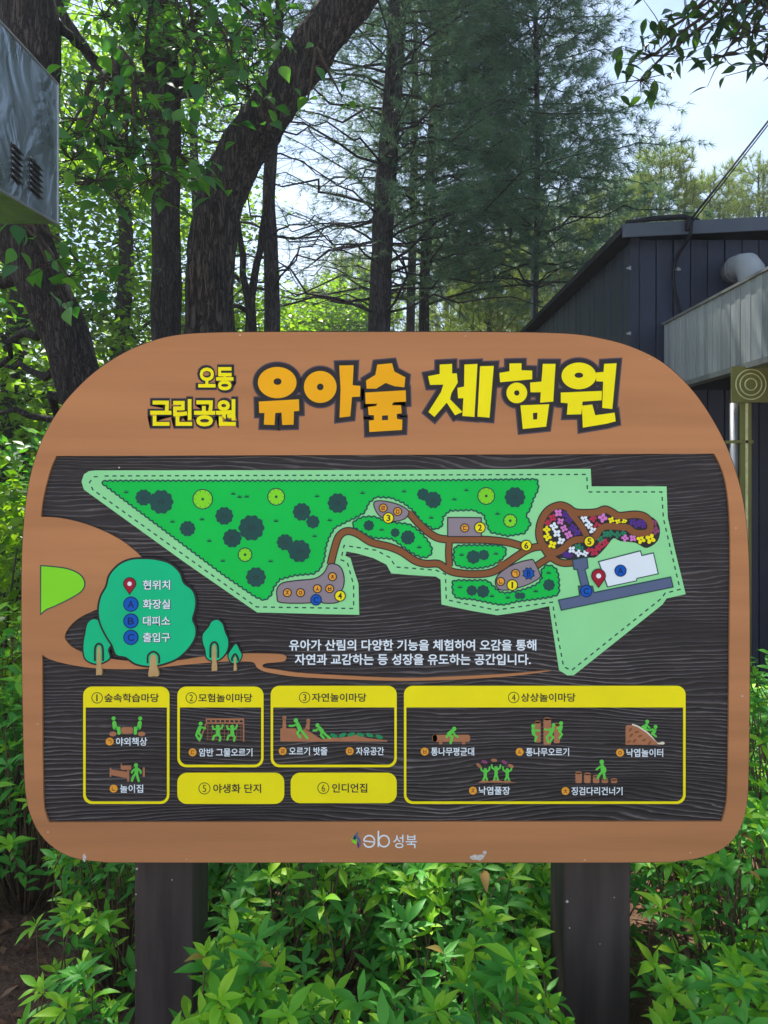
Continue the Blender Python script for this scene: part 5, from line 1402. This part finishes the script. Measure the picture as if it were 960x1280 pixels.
# taller leafy shrubs closing the left edge
def leafy_bush(label, x, y, blobs, mat, L, W, dens_):
    t = empty("leafy_bush", (x, y, 0), label, "bush", "leafy bushes at the left")
    g = Geo()
    for bx_, by_, bz, rx, ry, rz in blobs:
        for _ in range(9): limb(g, (random.uniform(-.1, .1), random.uniform(-.1, .1), -.05), (bx_+random.uniform(-rx, rx)*.8, by_+random.uniform(-ry, ry)*.8, bz+random.uniform(-.3, .8)*rz), .012, .004, .2, 5, 5)
    g.build("stems", M['twig'], t, smooth=True)
    V, F = leaves_np(blob_points(blobs, dens_, .10, 9), L, W, .5, .3)
    link("foliage", np_mesh("foliage", V, F), mat, t, kind="stuff")
leafy_bush("bright green bush close beside the board's left edge", -1.95, 3.7, [(0,0,.5,.55,.5,.5), (-.15,.1,1.05,.5,.45,.45), (.2,.2,.35,.5,.4,.35)], M['leaf_back'], .075, .042, 420)
leafy_bush("darker green bush low at the left edge, nearer the camera", -1.55, 2.95, [(0,0,.4,.34,.3,.42), (-.2,.1,.7,.3,.3,.3)], M['azalea_old'], .06, .026, 480)
leafy_bush("dense bush further back between the left trunks and the board", -2.5, 5.0, [(0,0,.7,.9,.6,.7), (.6,.2,1.0,.7,.6,.7), (-.5,.1,1.4,.8,.6,.5)], M['leaf_back'], .085, .05, 330)
leafy_bush("dark bush glimpsed at the far left margin", -3.4, 6.4, [(0,0,1.0,1.2,.8,1.0), (.9,.3,1.3,.8,.6,.8)], M['leaf_near'], .10, .06, 260)

# ------------------------------------------------------------------ ground cover
M['litter'] = leaf_mat("dry_leaf", [(0.16,0.07,0.04),(0.26,0.13,0.07),(0.34,0.20,0.12),(0.12,0.05,0.035)], 0.15, 0.8, (1.2, 1, .8), .1)
n = 9000
xy = np.stack([rng.uniform(-3.2, 3.2, n), rng.uniform(0.6, 6.5, n)], 1)
gz = np.array([ground_z(a, b) for a, b in xy])
V, F = leaves_np(np.column_stack([xy, gz+rng.uniform(.004, .03, n)]), .055, .022, .93, 0, .18)
link("dry_leaf_litter", np_mesh("dry_leaf_litter", V, F), M['litter'], kind="stuff", label="reddish brown dry leaves and straw lying under the shrubs", cat="leaf litter")
V, F = needles_np(np.column_stack([xy, gz+.012]), np.tile([1.0, 0, 0.05], (n, 1)), .10, .0022, 3, 1.2, 0)
V[:, 2] = np.maximum(V[:, 2], .004)
link("pine_straw", np_mesh("pine_straw", V, F), M['litter'], kind="stuff", label="fallen brown pine needles scattered on the soil", cat="pine straw")
M['stone'] = paint("grey_stone", (0.30, 0.29, 0.30, 1), 0.85, 0.35, 14, .8, 60)
def stone_mesh(seed):
    rr = random.Random(seed); g = Geo(); vs, fs = [], []
    n1, n2 = 5, 8
    for i in range(n1+1):
        th = math.pi*i/n1
        for k in range(n2):
            ph = 2*math.pi*k/n2; s = rr.uniform(.75, 1.15)
            vs.append((math.sin(th)*math.cos(ph)*s, math.sin(th)*math.sin(ph)*s*.8, math.cos(th)*.55*s if 0 < i < n1 else math.cos(th)*.5))
    for i in range(n1):
        for k in range(n2): fs.append((i*n2+k, i*n2+(k+1) % n2, (i+1)*n2+(k+1) % n2, (i+1)*n2+k))
    me = bpy.data.meshes.new("stone"); me.from_pydata(vs, [], fs); me.update(); return me
ST = [stone_mesh(i) for i in range(4)]
for i in range(34):
    x = random.uniform(-.35, .5); y = random.uniform(2.85, 3.4); s = random.uniform(.03, .075)
    o = link("stone", ST[i % 4], M['stone'], label="grey angular stone lying behind the shrubs under the board", cat="stone", group="grey stones on the soil behind the board")
    o.location = (x, y, ground_z(x, y)+s*.3); o.scale = (s, s, s); o.rotation_euler = (random.uniform(-.3, .3), random.uniform(-.3, .3), random.uniform(0, 6))

# ------------------------------------------------------------------ thin summer haze between the trees
hz = base_mat("haze"); HM, hnt, hb, hout = hz
hnt.nodes.remove(hb)
pv = N(hnt, "ShaderNodeVolumePrincipled"); pv.inputs["Color"].default_value = (0.86, 0.93, 1.0, 1)
pv.inputs["Density"].default_value = 0.0022; pv.inputs["Anisotropy"].default_value = 0.2
hnt.links.new(pv.outputs[0], hout.inputs["Volume"])
Geo().box(-310, 310, -310, 310, -1.5, 16).build("haze", HM, kind="stuff", label="thin pale haze that softens the trees behind the board", cat="haze")
